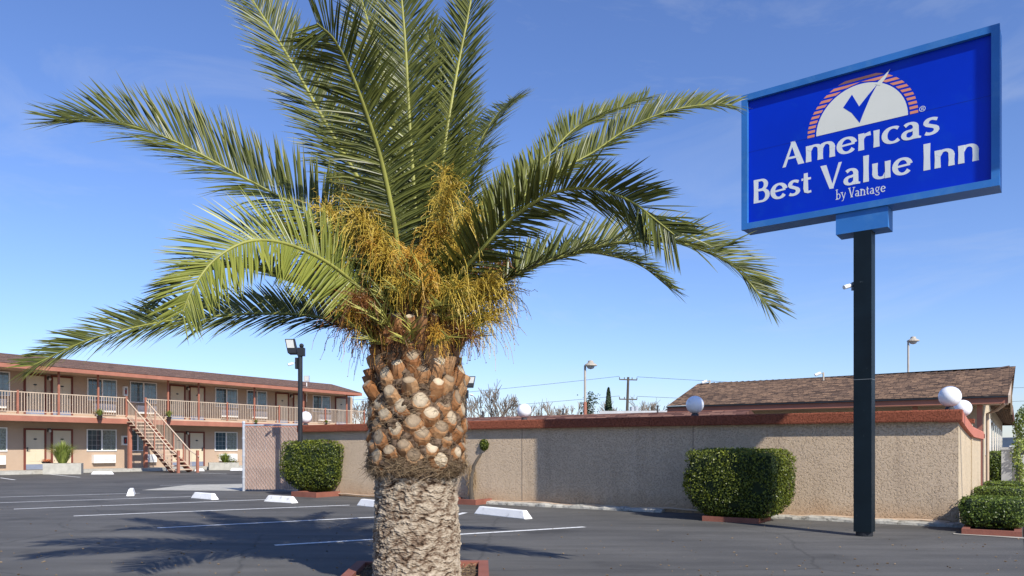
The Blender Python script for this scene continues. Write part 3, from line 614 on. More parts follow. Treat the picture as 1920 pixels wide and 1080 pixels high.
# ---------------------------------------------------------------- chain link gate
ga, gb = gpt(457, 921), gpt(563, 922); ga.z = gb.z = 0
GF = frame(ga, (gb-ga).xy, (-(gb-ga).y, (gb-ga).x)); GL = (gb-ga).length; GH = 1.68
gate = empty('chain_link_gate', ga, 'chain link gate with pinkish privacy slats in a galvanised frame', 'gate')
b = MB(); b.tube([GF(0, 0, 0), GF(0, 0, GH+.06)], .035, 10); b.sphere(GF(0, 0, GH+.07), .045, 10, 6)
b.tube([GF(.02, 0, GH), GF(GL, 0, GH)], .022, 8)
for z in (.35, .9, 1.35): b.tube([GF(0, 0, z-.02), GF(0, 0, z+.02)], .046, 8)
b.build('gate_frame', 'steel', gate, gate)
b = MB(); n = int(GL/.062)
for k in range(n): x = .04+k*.062; b.box(GF, x, x+.054, .0+(k % 2)*.003, .006+(k % 2)*.003, .05, GH-.05)
b.build('privacy_slats', 'slats', gate, gate)
b = MB(); st_ = .09
k = -GH
while k < GL:
    for sgn, yy in ((1, -.012), (-1, -.019)):
        pts = []
        xa, xb = (k, k+GH*.72) if sgn > 0 else (k+GH*.72, k)
        za, zb_ = GH-.01, .03
        for (xx, zz) in ((xa, za), (xb, zb_)): pts.append([xx, zz])
        lo, hi = 0, 1
        dx = xb-xa
        for lim, sg in ((.03, 1), (GL-.02, -1)):
            if abs(dx) > 1e-6:
                q_ = (lim-xa)/dx
                if (dx > 0) == (sg > 0): lo = max(lo, q_)
                else: hi = min(hi, q_)
        if hi-lo > .02:
            P0, P1 = [GF(xa+dx*q_, yy, za+(zb_-za)*q_) for q_ in (lo, hi)]; b.tube([P0, P1], .0042 if sgn > 0 else .002, 4, False)
    k += st_
b.build('wire_mesh', mat('dull_wire', (.40, .36, .33), .55, .15, 5), gate, gate)

# ---------------------------------------------------------------- light poles
def floodpole(px, pyb, pyt, Z, label, flip=1):
    P = V(((px-960)/F*Z, Z, 0)); zt = CAMH+(HOR-pyt)/F*Z
    t = empty('light_pole', P, label, 'light pole'); f = frame(P, (1, 0), (0, 1))
    b = MB(); b.tube([(P.x, P.y, 0), (P.x, P.y, zt)], .055, 12); b.box(f, -.09, .09, -.09, .09, 0, .02); b.build('pole', 'black', t, t)
    b = MB(); b.box(f, -.05*flip, .10*flip, -.07, .07, zt-.02, zt+.17); b.sphere(f(.03*flip, 0, zt+.22), .055, 10, 7); b.box(f, -.11*flip, -.056*flip, -.05, .05, zt-.32, zt-.06); b.build('junction_box', 'black', t, t)
    b = MB(); h = [f(-.26*flip, -.12, zt+.04), f(-.06*flip, -.12, zt+.04), f(-.06*flip, .1, zt+.02), f(-.26*flip, .1, zt+.02), f(-.33*flip, -.10, zt+.36), f(-.12*flip, -.10, zt+.36), f(-.12*flip, .0, zt+.38), f(-.33*flip, .0, zt+.38)]
    b.hexa(h); b.build('flood_head', 'black', t, t)
    b = MB(); e = .012
    def L_(a, c): q0 = h[0].lerp(h[1], a).lerp(h[4].lerp(h[5], a), c); return q0
    b.hexa([L_(.1, .36)+V((0, -.001, 0)), L_(.9, .36)+V((0, -.001, 0)), L_(.9, .95)+V((0, -.001, 0)), L_(.1, .95)+V((0, -.001, 0)), L_(.1, .36)+V((0, -e, 0)), L_(.9, .36)+V((0, -e, 0)), L_(.9, .95)+V((0, -e, 0)), L_(.1, .95)+V((0, -e, 0))])
    b.build('lens', 'glasslamp', t, t)
    b = MB(); b.tube([f(-.11*flip, 0, zt-.17), f(-.17*flip, -.03, zt-.2)], .012, 6); b.tube([f(-.17*flip, -.03, zt-.2), f(-.26*flip, -.08, zt-.23)], .03, 8); b.build('camera', 'white', t, t)
floodpole(563, 930, 666, 17.75, 'black light pole with floodlight at the left end of the wall')
floodpole(872, 790, 728, 24, 'black light pole with twin floodlights half hidden behind the palm trunk', -1)
for px, py, Z, m, lab in ((1097, 686, 30, 'white', 'slim pale lamp post rising over the wall between palm and office'), (1703, 640, 34, 'white', 'slim pale lamp post above the office roof, right of the sign pole')):
    P = V(((px-960)/F*Z, Z, 0)); zt = CAMH+(HOR-py)/F*Z; f = frame(P, (1, 0), (0, 1))
    t = empty('lamp_post', P, lab, 'lamp post'); b = MB(); b.tube([(P.x, P.y, 0), (P.x, P.y, zt)], .045, 8); b.build('pole', mat('pole_tan', (.42, .38, .32), .6), t, t)
    b = MB(); b.tube([f(0, 0, zt), f(.25, -.0, zt+.1)], .03, 6)
    b.lathe(f(.22, 0, zt-.0), [(.26, 0), (.24, .05), (.12, .12), (.1, .2), (.02, .22)], 14); b.build('lamp_hood', mat('hood', (.4, .36, .3), .6), t, t)
    b = MB(); b.lathe(f(.22, 0, zt-.13), [(.02, 0), (.12, .03), (.17, .128)], 14); b.build('lamp_shade', 'glasslamp', t, t)
    if px < 1200:
        b = MB(); b.tube([(P.x, P.y, .02), (P.x, P.y, zt-1.42)], .07, 8); b.build('pole_sleeve', 'redwood', t, t)

# ---------------------------------------------------------------- office and roofs behind the wall
OF = frame(SW(.49, 10.3, 0), (-.833, .553), (.553, .833))    # x to the left along the eave, y back
off = empty('office_building', OF(4, 4, 0), 'single storey office with broad brown shingle gable roof behind the wall', 'building')
n = 60
b = MB(); Lr, Le = 9.45, 9.0; OE, ORZ, OD = 2.42, 3.42, 4.0
vs = []; uvv = []
for i in range(n+1):
    q = i/n; x = Le*q; xr = -.15+(Lr+.15)*q; flare = .07*max(0, 1-q/.06)**1.5
    sag = .012*math.sin(q*23)+.008*math.sin(q*51)
    vs += [OF(x, 0, OE), OF(xr, OD, ORZ+flare+sag)]; uvv += [(x, 0), (xr, 4.13)]
fs = [(2*i, 2*i+2, 2*i+3, 2*i+1) for i in range(n)]
k = len(vs); vs += [OF(0, 2*OD, OE), OF(Le, 2*OD, OE)]; uvv += [(0, 8.2), (Le, 8.2)]; fs += [(2*n+1, k+1, k, 1)]
b.add(vs, fs); orf = b.build('roof', 'shingle', off, off, uvs=uvv)
b = MB()                                           # ridge cap shingles
for i in range(46):
    x = .0+i*.205; fz = ORZ+.07*max(0, 1-((i*.205)/9.4)/.06)**1.5
    b.add([OF(x, OD-.14, fz-.03), OF(x+.2, OD-.14, fz-.045), OF(x+.2, OD, fz+.0), OF(x, OD, fz+.03), OF(x+.2, OD+.14, fz-.045), OF(x, OD+.14, fz-.03)], [(0, 1, 2, 3), (3, 2, 4, 5)])
b.build('ridge_cap', mat('ridge_shingle', (.10, .065, .048), .9, .4, 8), orf, off)
b = MB(); b.box(OF, -.0, Le, .03, .06, OE-.20, OE-.02); b.build('fascia', 'redwood', orf, off)
b = MB(); b.box(OF, -.0, Le, -.03, .028, OE-.055, OE-.012); b.build('drip_edge', 'black', orf, off)
b = MB(); b.box(OF, .0, Le-.0, .065, .9, OE-.20, OE-.17); b.build('soffit', 'slabedge', orf, off)
b = MB(); b.box(OF, .55, Le-.3, .9, 7.4, 0, OE-.0); b.prism([(.9, OE+.001), (7.4, OE+.001), (4.0, ORZ-.18)], lambda u, d, v: OF(d, u, v), .56, Le-.31); b.build('wall', 'stucco_side', off, off)
b = MB(); b.prism([(.0, OE-.20), (.0, OE+.0), (4.0, ORZ+.03), (8.0, OE+.0), (8.0, OE-.2), (4.0, ORZ-.2)], lambda u, d, v: OF(d, u, v), -.05, -.002); b.build('rake_board', 'cream', orf, off)
for x in (.62, 2.1):
    b = MB(); b.box(OF, x-.06, x+.06, .35, .47, 0, OE-.21); b.build('porch_post', 'redwood', off, off)
b = MB(); b.box(OF, .5, 2.2, .33, .49, 1.35, 1.46); b.build('porch_beam', 'redwood', off, off)
b = MB(); b.tube([OF(.05, .05, OE-.2), OF(.25, .5, OE-.35), OF(.46, .86, OE-.42), OF(.46, .86, .0)], .04, 8); b.build('downspout', 'conduit', off, off)
for i, y in enumerate((2.0, 3.5, 5.0)):
    b = MB(); b.box(OF, .51, .548, y, y+.5, .9, 2.0); b.build('shutter', 'acwhite', off, off)
# further units along the street
P0 = SW(0, 19, 0); t = empty('street_building', P0, 'tan building with deep dark eaves farther along the street', 'building')
b = MB(); b.box(SW, -7, -.15, 19, 46, 0, 2.7); b.build('wall', 'stucco_side', t, t)
b = MB(); b.add([SW(.55, 18.6, 2.55), SW(.55, 46.4, 2.55), SW(-3.5, 46.4, 3.6), SW(-3.5, 18.6, 3.6), SW(-7.5, 46.4, 2.55), SW(-7.5, 18.6, 2.55)], [(0, 1, 2, 3), (3, 2, 4, 5), (0, 3, 5), (1, 4, 2)])
rf2 = b.build('roof', 'shingle', t, t, uvs=[(0, 0), (28, 0), (28, 4.2), (0, 4.2), (28, 8), (0, 8)])
b = MB(); b.box(SW, .5, .54, 18.6, 46.4, 2.38, 2.545); b.build('fascia', 'brown', rf2, t)
for k in range(7):
    y = 20+k*3.6; b = MB(); b.box(SW, -.149, -.11, y, y+1.3, .9, 2.1); wn = b.build('window', 'white', t, t)
    b = MB(); b.box(SW, -.109, -.1, y+.08, y+1.22, .98, 2.02); b.build('pane', 'glassdark', wn, t)
# reddish low roof just behind the wall
LR = frame(A, (-.833, .553), (.553, .833)); t = empty('low_building', LR(9, 5, 0), 'low building showing only its reddish shingle roof over the wall', 'building')
b = MB(); b.add([LR(4.5, 3.0, 1.35), LR(12.9, 3.0, 1.35), LR(12.9, 5.5, 1.99), LR(4.5, 5.5, 1.99), LR(12.9, 8, 1.35), LR(4.5, 8, 1.35)], [(0, 1, 2, 3), (3, 2, 4, 5), (1, 4, 2), (0, 3, 5)])
b.build('roof', 'shingle3', t, t, uvs=[(0, 0), (8.4, 0), (8.4, 2.6), (0, 2.6), (8.4, 5.2), (0, 5.2)])
b = MB(); b.box(LR, 4.8, 12.6, 3.3, 7.7, 0, 1.42); b.build('wall', 'stucco_side', t, t)
for px in (905, 1056, 1233):
    r_ = s_on(LR, px, 5.6); P = LR(r_, 5.6, 1.9); q = empty('vent_pipe', P, {905: 'small dark vent pipe on the low red roof nearest the palm', 1056: 'small dark vent pipe on the low red roof left of the lamp post', 1233: 'small dark vent pipe on the low red roof nearest the office'}[px], 'vent pipe', 'vent pipes on the low roof')
    b = MB(); b.tube([P, P+V((0, 0, .24))], .022, 6); b.tube([P+V((0, 0, .23)), P+V((0, 0, .27))], .03, 6); b.build('pipe', 'dark', q, q)
Z = 46; q = V(((1190-960)/F*Z, Z, 0)); t = empty('flat_roofed_building', q, 'pale flat roofed building edge far behind the low red roof', 'building')
f = frame(q, (1, -.12), (.12, 1)); b = MB(); b.box(f, -2.0, 5, 0, 8, 0, 3.1); b.build('wall', 'farwall', t, t); b = MB(); b.box(f, -2.1, 5.1, -.1, 8.1, 3.1, 3.34); b.build('roof', 'farred', t, t)
# roof cameras
for px, py, Z, lab, kk in ((1328, 722, 27.2, 'small roof camera at the left end of the office ridge', 1), (1541, 708, 24.7, 'small roof camera on the office ridge left of the sign pole', -1)):
    P = at(px, py, Z); f = frame(P, (1, 0), (0, 1)); t = empty('roof_camera', P, lab, 'camera', 'cameras on the office ridge')
    b = MB(); b.tube([f(.05, 0, -.1), f(.05, 0, .17)], .03, 6); b.tube([f(.05, 0, .13), f(-.08, 0, .13)], .015, 5); b.build('bracket', mat('bracket_tan', (.45, .40, .32), .6), t, t)
    b = MB(); b.tube([f(-.22, 0, .08), f(-.05, 0, .15)], .045, 8); b.build('camera_body', 'white', t, t)

# ---------------------------------------------------------------- sign
PZ = 9.45; PP = V(((1616-960)/F*PZ, PZ, 0)); sdir = V((1910, -1430, 0)).normalized()
sn = V((-sdir.y, sdir.x, 0))                        # pointing away from the camera
SF = frame(PP, sdir, sn)
uL, uR = s_on(SF, 1390), s_on(SF, 1874.5); vB, vT = 4.06, 5.885; DEP = .34
sign = empty('motel_sign', PP, 'large blue pylon sign reading Americas Best Value Inn on a dark square pole', 'sign')
fw = .082
b = MB(); b.box(SF, uL+.005, uR-.005, .06, DEP, vB+.005, vT-.005); b.build('cabinet', 'signblue', sign, sign)
b = MB()
def mitre(i0, i1, j0, j1):                          # frame of four mitred rails, each with a slightly sloped inner lip
    o = [(uL, vB), (uR, vB), (uR, vT), (uL, vT)]; i = [(uL+fw, vB+fw), (uR-fw, vB+fw), (uR-fw, vT-fw), (uL+fw, vT-fw)]
    for k in range(4):
        a, c = o[k], o[(k+1) % 4]; d, e = i[(k+1) % 4], i[k]
        b.hexa([SF(a[0], 0, a[1]), SF(c[0], 0, c[1]), SF(d[0], 0, d[1]), SF(e[0], 0, e[1]), SF(a[0], .058, a[1]), SF(c[0], .058, c[1]), SF(d[0], .058, d[1]), SF(e[0], .058, e[1])])
mitre(0, 0, 0, 0); b.build('frame', 'signblue', sign, sign)
FD = .052
b = MB(); b.box(SF, uL+fw+.001, uR-fw-.001, FD, .0595, vB+fw+.001, vT-fw-.001); b.build('face_panel', 'signface', sign, sign)
b = MB(); b.box(SF, uL+fw+.001, uR-fw-.001, FD-.0012, FD-.0002, 5.11, 5.114); b.build('panel_seam', mat('seam', (0, .015, .25), .5), sign, sign)
b = MB(); b.box(SF, s_on(SF, 1566), s_on(SF, 1664), .03, .32, 3.80, vB-.001); b.build('pole_collar', 'signblue', sign, sign)
b = MB(); b.box(SF, -.104, .104, .03, .235, .055, 3.799); b.build('pole', 'navy', sign, sign)
b = MB(); b.box(SF, -.1065, .1065, .0275, .2375, 1.95, 1.956); b.build('pole_joint', mat('weld', (.16, .18, .19), .6), sign, sign)
b = MB(); b.lathe(SF(0, .135, 0), [(.1, 0), (.1, .054)], 20); b.build('base_tube', 'black', sign, sign)
# -- lettering: strokes with thick and thin parts, drawn on the face
def uvp(px, py):
    u = s_on(SF, px, FD); P = SF(u, FD, 0); return u, CAMH+(HOR-py)/F*P.y
def arc(cx, cy, rx, ry, a0, a1, n=9): return [(cx+rx*math.cos(R(a0+(a1-a0)*i/(n-1))), cy+ry*math.sin(R(a0+(a1-a0)*i/(n-1)))) for i in range(n)]
S_, T_ = .165, .085                                  # stem and hairline weights
XH = .66
def stem(x, y0, y1, w_=S_): return [((x, y0), (x, (y0+y1)/2), (x, y1)), (w_*1.08, w_*.95, w_*1.08)]
def nib(pts, thick=S_, thin=T_, ang=0):              # width from stroke direction: verticals thick, horizontals thin
    ws = []
    for i in range(len(pts)):
        a, c = pts[max(0, i-1)], pts[min(len(pts)-1, i+1)]; dx, dy = c[0]-a[0], c[1]-a[1]; l = math.hypot(dx, dy) or 1
        ws.append(thin+(thick-thin)*(abs(dy)/l)**1.6)
    return [pts, ws]
GL_ = {
 'A': (.80, [[((.40, 1.0), (.69, 0)), (.14, .185)], [((.40, .98), (.10, 0)), (.07, .10)], [((.2, .34), (.60, .34)), (T_, T_)]]),
 'm': (1.06, [stem(.14, 0, XH), stem(.53, 0, .44), stem(.92, 0, .44), nib([(.16, .46)]+arc(.345, .42, .185, .20, 130, 0)+[(.53, .35)]), nib([(.55, .46)]+arc(.735, .42, .185, .20, 130, 0)+[(.92, .35)])]),
 'n': (.70, [stem(.14, 0, XH), stem(.56, 0, .44), nib([(.16, .45)]+arc(.36, .42, .2, .20, 130, 0)+[(.56, .35)])]),
 'e': (.64, [nib(arc(.33, .33, .245, .29, 10, 325, 22)), [((.12, .335), (.575, .365)), (.075, .075)]]),
 'r': (.46, [stem(.14, 0, XH), [((.17, .42), (.26, .57), (.43, .60)), (.08, .11, .15)]]),
 'i': (.30, [stem(.15, 0, XH)]),
 'c': (.56, [nib(arc(.34, .33, .25, .29, 50, 315, 18))]),
 'a': (.64, [[((.45, 0), (.45, .25), (.45, .43)), (S_, S_, S_*.95)], nib([(.45, .42)]+arc(.28, .44, .17, .175, 0, 120, 7)+[(.13, .54)]), nib([(.45, .38)]+arc(.265, .185, .165, .15, 80, 300, 12)+[(.43, .14)], S_*.9), [((.45, .06), (.60, .02)), (.12, .06)]]),
 's': (.48, [nib([(.42, .56)]+arc(.26, .475, .155, .14, 60, 210, 8)+arc(.22, .19, .18, .14, 60, -140, 10)[0:], S_*.95, .095)]),
 'B': (.72, [stem(.16, 0, 1), nib([(.16, .955)]+arc(.36, .745, .19, .205, 80, -80, 10)+[(.16, .53)], S_*.95), nib([(.16, .53)]+arc(.38, .285, .23, .245, 80, -80, 11)+[(.16, .045)])]),
 't': (.44, [[((.2, .84), (.2, .2)), (.13, S_)], nib([(.2, .22), (.215, .1), (.29, .045), (.40, .06)], S_), [((.04, .60), (.39, .60)), (T_, T_)]]),
 'V': (.80, [[((.12, 1.0), (.42, 0)), (.19, .13)], [((.72, 1.0), (.43, 0.0)), (.10, .07)]]),
 'l': (.30, [stem(.15, 0, 1.04)]),
 'u': (.70, [stem(.56, 0, XH), stem(.14, .22, XH), nib([(.14, .3)]+arc(.34, .24, .2, .19, 180, 310, 9)+[(.52, .19)])]),
 'I': (.36, [[((.18, 0), (.18, .5), (.18, 1)), (.20, .18, .20)]]),
 'b': (.68, [stem(.14, 0, 1.04, .13), nib(arc(.35, .32, .22, .28, 150, -150, 16), .13)]),
 'y': (.62, [[((.08, XH), (.33, .02)), (.14, .10)], nib([(.56, XH), (.36, .08), (.24, -.2), (.08, -.25)], .09, .07)]),
 'g': (.66, [nib(arc(.29, .44, .19, .19, 0, 359, 18), .12), nib([(.2, .27), (.16, .16), (.35, .10), (.5, .04)]+arc(.3, -.09, .23, .12, 30, -190, 12), .11), [((.42, .58), (.62, .62)), (.09, .08)]]),
 'R': (.68, [stem(.16, 0, 1), nib([(.16, .95)]+arc(.36, .72, .2, .22, 80, -80, 9)+[(.16, .5)]), [((.34, .48), (.62, 0)), (.15, .15)]]),
 ' ': (.26, [])}
def text(s, p0, p1, capH, track=0, serif=False, bold=1.0, depth=.004):
    tot = sum(GL_[c][0] for c in s)+track*(len(s)-1); L_ = p1[0]-p0[0]; sx = L_/(tot-.12); x = -.06
    par = None; k = 0
    for c in s:
        adv, strokes = GL_[c]
        if strokes:
            b = MB()
            for pts, ws in strokes:
                pts = [tuple(p) for p in pts]; ws = list(ws)
                k += 1; d = FD-.0006-depth*0-.00035*(k % 9)
                q = [(p0[0]+(x+px_)*sx, p0[1]+(p1[1]-p0[1])*((x+px_)*sx/L_)+py_*capH) for px_, py_ in pts]; m = len(q); lo, hi = [], []
                for i in range(m):
                    a, e = q[max(0, i-1)], q[min(m-1, i+1)]; dx, dy = e[0]-a[0], e[1]-a[1]; l = math.hypot(dx, dy); nx, ny = -dy/l, dx/l
                    h = ws[i]*bold*.5*math.hypot(nx*sx, ny*capH)
                    straight = m == 2 or (m == 3 and abs(pts[0][0]-pts[2][0]) < .01)
                    if straight and serif is False and abs(pts[0][1]-pts[-1][1]) > .3 and pts[i][1] in (0, 1.0, XH, 1.04):   # horizontal cut ends
                        hx = ws[i]*bold*.5*sx/max(.5, abs(nx)); lo.append((q[i][0]-hx*(1 if nx > 0 else -1), q[i][1])); hi.append((q[i][0]+hx*(1 if nx > 0 else -1), q[i][1]))
                    else: lo.append((q[i][0]-nx*h, q[i][1]-ny*h)); hi.append((q[i][0]+nx*h, q[i][1]+ny*h))
                vs = [SF(u, d, v) for u, v in lo]+[SF(u, d, v) for u, v in hi]+[SF(u, FD-.0001, v) for u, v in lo]+[SF(u, FD-.0001, v) for u, v in hi]
                fs = [(i, i+1, m+i+1, m+i) for i in range(m-1)]+[(i, 2*m+i, 2*m+i+1, i+1) for i in range(m-1)]+[(m+i, m+i+1, 3*m+i+1, 3*m+i) for i in range(m-1)]
                fs += [(0, m, 3*m, 2*m), (m-1, 3*m-1, 4*m-1, 2*m-1)]
                b.add(vs, fs)
                if serif:                           # small feet on the upright strokes
                    for i in (0, m-1):
                        if abs(pts[0][0]-pts[-1][0]) < .32 and pts[i][1] in (0, 1.0, XH, 1.04) and m <= 3:
                            b.box(SF, q[i][0]-.16*sx, q[i][0]+.16*sx, d-.0002, FD-.0001, q[i][1]-.01*capH, q[i][1]+.06*capH)
            b.build('letter', 'letter', sign, sign)
        x += adv+track
hA = uvp(1488, 265.8)[1]-uvp(1470, 313)[1]
text('Americas', uvp(1468, 314.5), uvp(1757.5, 250.5), .315, .0, bold=1.06)
text('Best Value Inn', uvp(1413, 382), uvp(1834.5, 300.5), .315, .01, bold=1.08)
text('by Vantage', uvp(1568, 374.5), uvp(1659.6, 359.5), .115, .04, serif=True, bold=.85)
# -- logo: half sun with stripes and a tick
dl, dr_ = uvp(1530.5, 255.8), uvp(1702.5, 215.5); cu = (dl[0]+dr_[0])/2; cv = (dl[1]+dr_[1])/2; ru = (dr_[0]-dl[0])/2
topv = uvp(1621, 155.5)[1]; rv_ = topv-cv
poly = [(cu+ru*math.cos(R(a)), cv+rv_*math.sin(R(a))) for a in range(0, 181, 5)]
LG = lambda u, d, v: SF(u, d, v)
b = MB(); b.prism(poly, LG, FD-.0015, FD-.0002); b.build('half_sun', 'dome', sign, sign)
ro_l = uvp(1514, 258)[0]; ROU = cu-ro_l; ROV = rv_*1.0+ (ROU-ru)*1.0
b = MB(); NS = 11; H_ = ROV
for k in range(NS):
    z0 = H_*(k/NS)*1.0; th = H_/NS*.56; 
    def xo(z): return ROU*math.sqrt(max(0, 1-(z/H_)**2))
    def xi(z): return (ru+.022)*math.sqrt(max(0, 1-(z/(rv_+.018))**2))
    za, zb2 = z0+.0, min(z0+th, H_*.998)
    for sg in (-1, 1):
        pts = [(cu+sg*xi(za), cv+za), (cu+sg*xo(za), cv+za), (cu+sg*xo((za+zb2)/2), cv+(za+zb2)/2), (cu+sg*xo(zb2), cv+zb2), (cu+sg*xi(zb2), cv+zb2)]
        if xo(za)-xi(za) > .004: b.prism(pts if sg > 0 else pts[::-1], LG, FD-.0015, FD-.0002)
b.build('sun_stripes', 'orange', sign, sign)
ck = [uvp(x, y) for x, y in ((1581, 202), (1597.5, 177.5), (1611, 199.5), (1628, 178), (1645, 158), (1632, 182), (1620, 210), (1612, 230.5), (1597, 212))]
b = MB(); b.prism(ck, LG, FD-.0026, FD-.0018); b.build('tick', 'signface', sign, sign)
ck2 = [uvp(x, y) for x, y in ((1645, 158.5), (1640, 164), (1655, 148), (1669.5, 129), (1659, 146), (1649, 161.5))]
ck2 = [uvp(x, y) for x, y in ((1641, 158.5), (1654, 146), (1669.5, 129), (1661, 146), (1650.5, 160))]
b = MB(); b.prism(ck2, LG, FD-.0034, FD-.0028); b.build('tick_tip', 'dome', sign, sign)
rc = uvp(1729.5, 204); b = MB(); ring = []
for a in range(0, 360, 20):
    u0, v0 = rc[0]+.034*math.cos(R(a)), rc[1]+.034*math.sin(R(a)); u1, v1 = rc[0]+.027*math.cos(R(a)), rc[1]+.027*math.sin(R(a))
    u2, v2 = rc[0]+.034*math.cos(R(a+20)), rc[1]+.034*math.sin(R(a+20)); u3, v3 = rc[0]+.027*math.cos(R(a+20)), rc[1]+.027*math.sin(R(a+20))
    b.add([SF(u0, FD-.001, v0), SF(u2, FD-.001, v2), SF(u3, FD-.001, v3), SF(u1, FD-.001, v1)], [(0, 1, 2, 3)])
b.build('registered_ring', 'letter', sign, sign)
text('R', (rc[0]-.012, rc[1]-.017), (rc[0]+.014, rc[1]-.017), .034)
# camera on the pole
q = SF(-.104, .13, 0); Zq = q.y; q.z = CAMH+(HOR-536)/F*Zq; t = empty('security_camera', q, 'small white bullet camera on the left side of the sign pole', 'camera')
f = frame(q, (-1, 0), (0, 1)); b = MB(); b.box(f, .0, .03, -.05, .05, -.05, .05); b.tube([f(.03, 0, .0), f(.075, -.02, -.01)], .01, 6); b.build('mount', 'black', t, t)
b = MB(); b.tube([f(.07, -.02, .0), f(.165, -.05, -.03)], .027, 10); b.tube([f(.165, -.05, -.03), f(.168, -.051, -.031)], .022, 10); b.build('camera_body', 'white', t, t)

# unseen panel on an arm right of frame, added to shade the wall
def toward(tw, z, s): P = WL(tw, 0, z); return P+V((-SHX*s, -SHY*s, math.tan(SUN_EL)*s))
Sx = 7.2
t = empty('added_shade_panel', toward(-3.6, 0, Sx).xy.to_3d(), 'unseen blue panel on a pole right of the view, added to shade the wall', 'sign')
b = MB(); pe = SF(uR, 0, 0); te = (pe-A).dot(WL.ex)+(A-pe).dot(WL.ey)*(SHX*WL.ex.x+SHY*WL.ex.y)/(SHX*WL.ey.x+SHY*WL.ey.y)+.03
print('sign edge on wall', te)
pl = [(2.05, 1.92), (3.86, -.03), (te, -.03), (te, 1.92)]
vs = [toward(a, z, Sx) for a, z in pl]; vs2 = [v+V((-.553*.03, -.833*.03, 0)) for v in vs]
b.hexa(vs+vs2); b.build('panel', 'signblue', t, t)
b = MB(); zt = toward(0, 2.2, Sx).z; Pq = toward(-3.6, 0, Sx); b.tube([(Pq.x, Pq.y, 0), (Pq.x, Pq.y, zt)], .1, 10); b.build('pole', 'navy', t, t)
b = MB(); b.tube([toward(-3.6, 2.15, Sx), toward(te, 2.15, Sx)], .06, 8)
for a in (2.3, te-.2): b.tube([toward(a, 2.15, Sx), toward(a, 1.9, Sx)], .03, 6)
b.build('arm', 'navy', t, t)

# ---------------------------------------------------------------- wheel stops
def stop(p0, p1, label, h=.13, wd=.17):
    a, c = p0, p1; d = (c-a); d.z = 0; Ld = d.length; f = frame((a.x, a.y, gz(0, a.y)), d.xy, (-d.y, d.x))
    b = MB(); e = .09
    b.hexa([f(0, 0, 0), f(Ld, 0, 0), f(Ld, wd, 0), f(0, wd, 0), f(e, .045, h), f(Ld-e, .045, h), f(Ld-e, wd-.045, h), f(e, wd-.045, h)])
    o = b.build('wheel_stop', mat('stop_white', (.80, .79, .77), .7, .06, 5, .3, 40, spots=(7, (.30, .29, .28), .56, .72)))
    bv = o.modifiers.new('bevel', 'BEVEL'); bv.width = .012; bv.segments = 2
    tag(o, label, 'wheel stop', 'white wheel stops in the lot')
for x0, y0, x1, y1, lab in ((247, 927, 258, 929.5, 'farthest white wheel stop in the lot, seen end on'), (357, 934, 397, 937.5, 'white wheel stop in front of the concrete apron'), (494, 940.5, 547, 944, 'white wheel stop in front of the bush and gate'),
                            (668, 948, 728, 954.5, 'white wheel stop half hidden behind the palm trunk'), (888, 963.5, 984, 974, 'nearest and largest white wheel stop, right of the palm')):
    if x0 == 247:
        a = gpt(252, 930); stop(a, a+V((-.36, .80, 0)), lab, .15)
    else: stop(gpt(x0, y0), gpt(x1, y1), lab)
for x0, x1, y, lab in ((-45, 7, 890.5, 'white wheel stop by the motel walkway at the left edge'), (170, 211, 889.5, 'white wheel stop below the motel window left of the stairs'), (364, 382, 883.5, 'white wheel stop right beside the foot of the stairs'), (431, 456, 882.5, 'white wheel stop below the motel window by the gate')):
    stop(gpt(x0, y), gpt(x1, y), lab, .14)

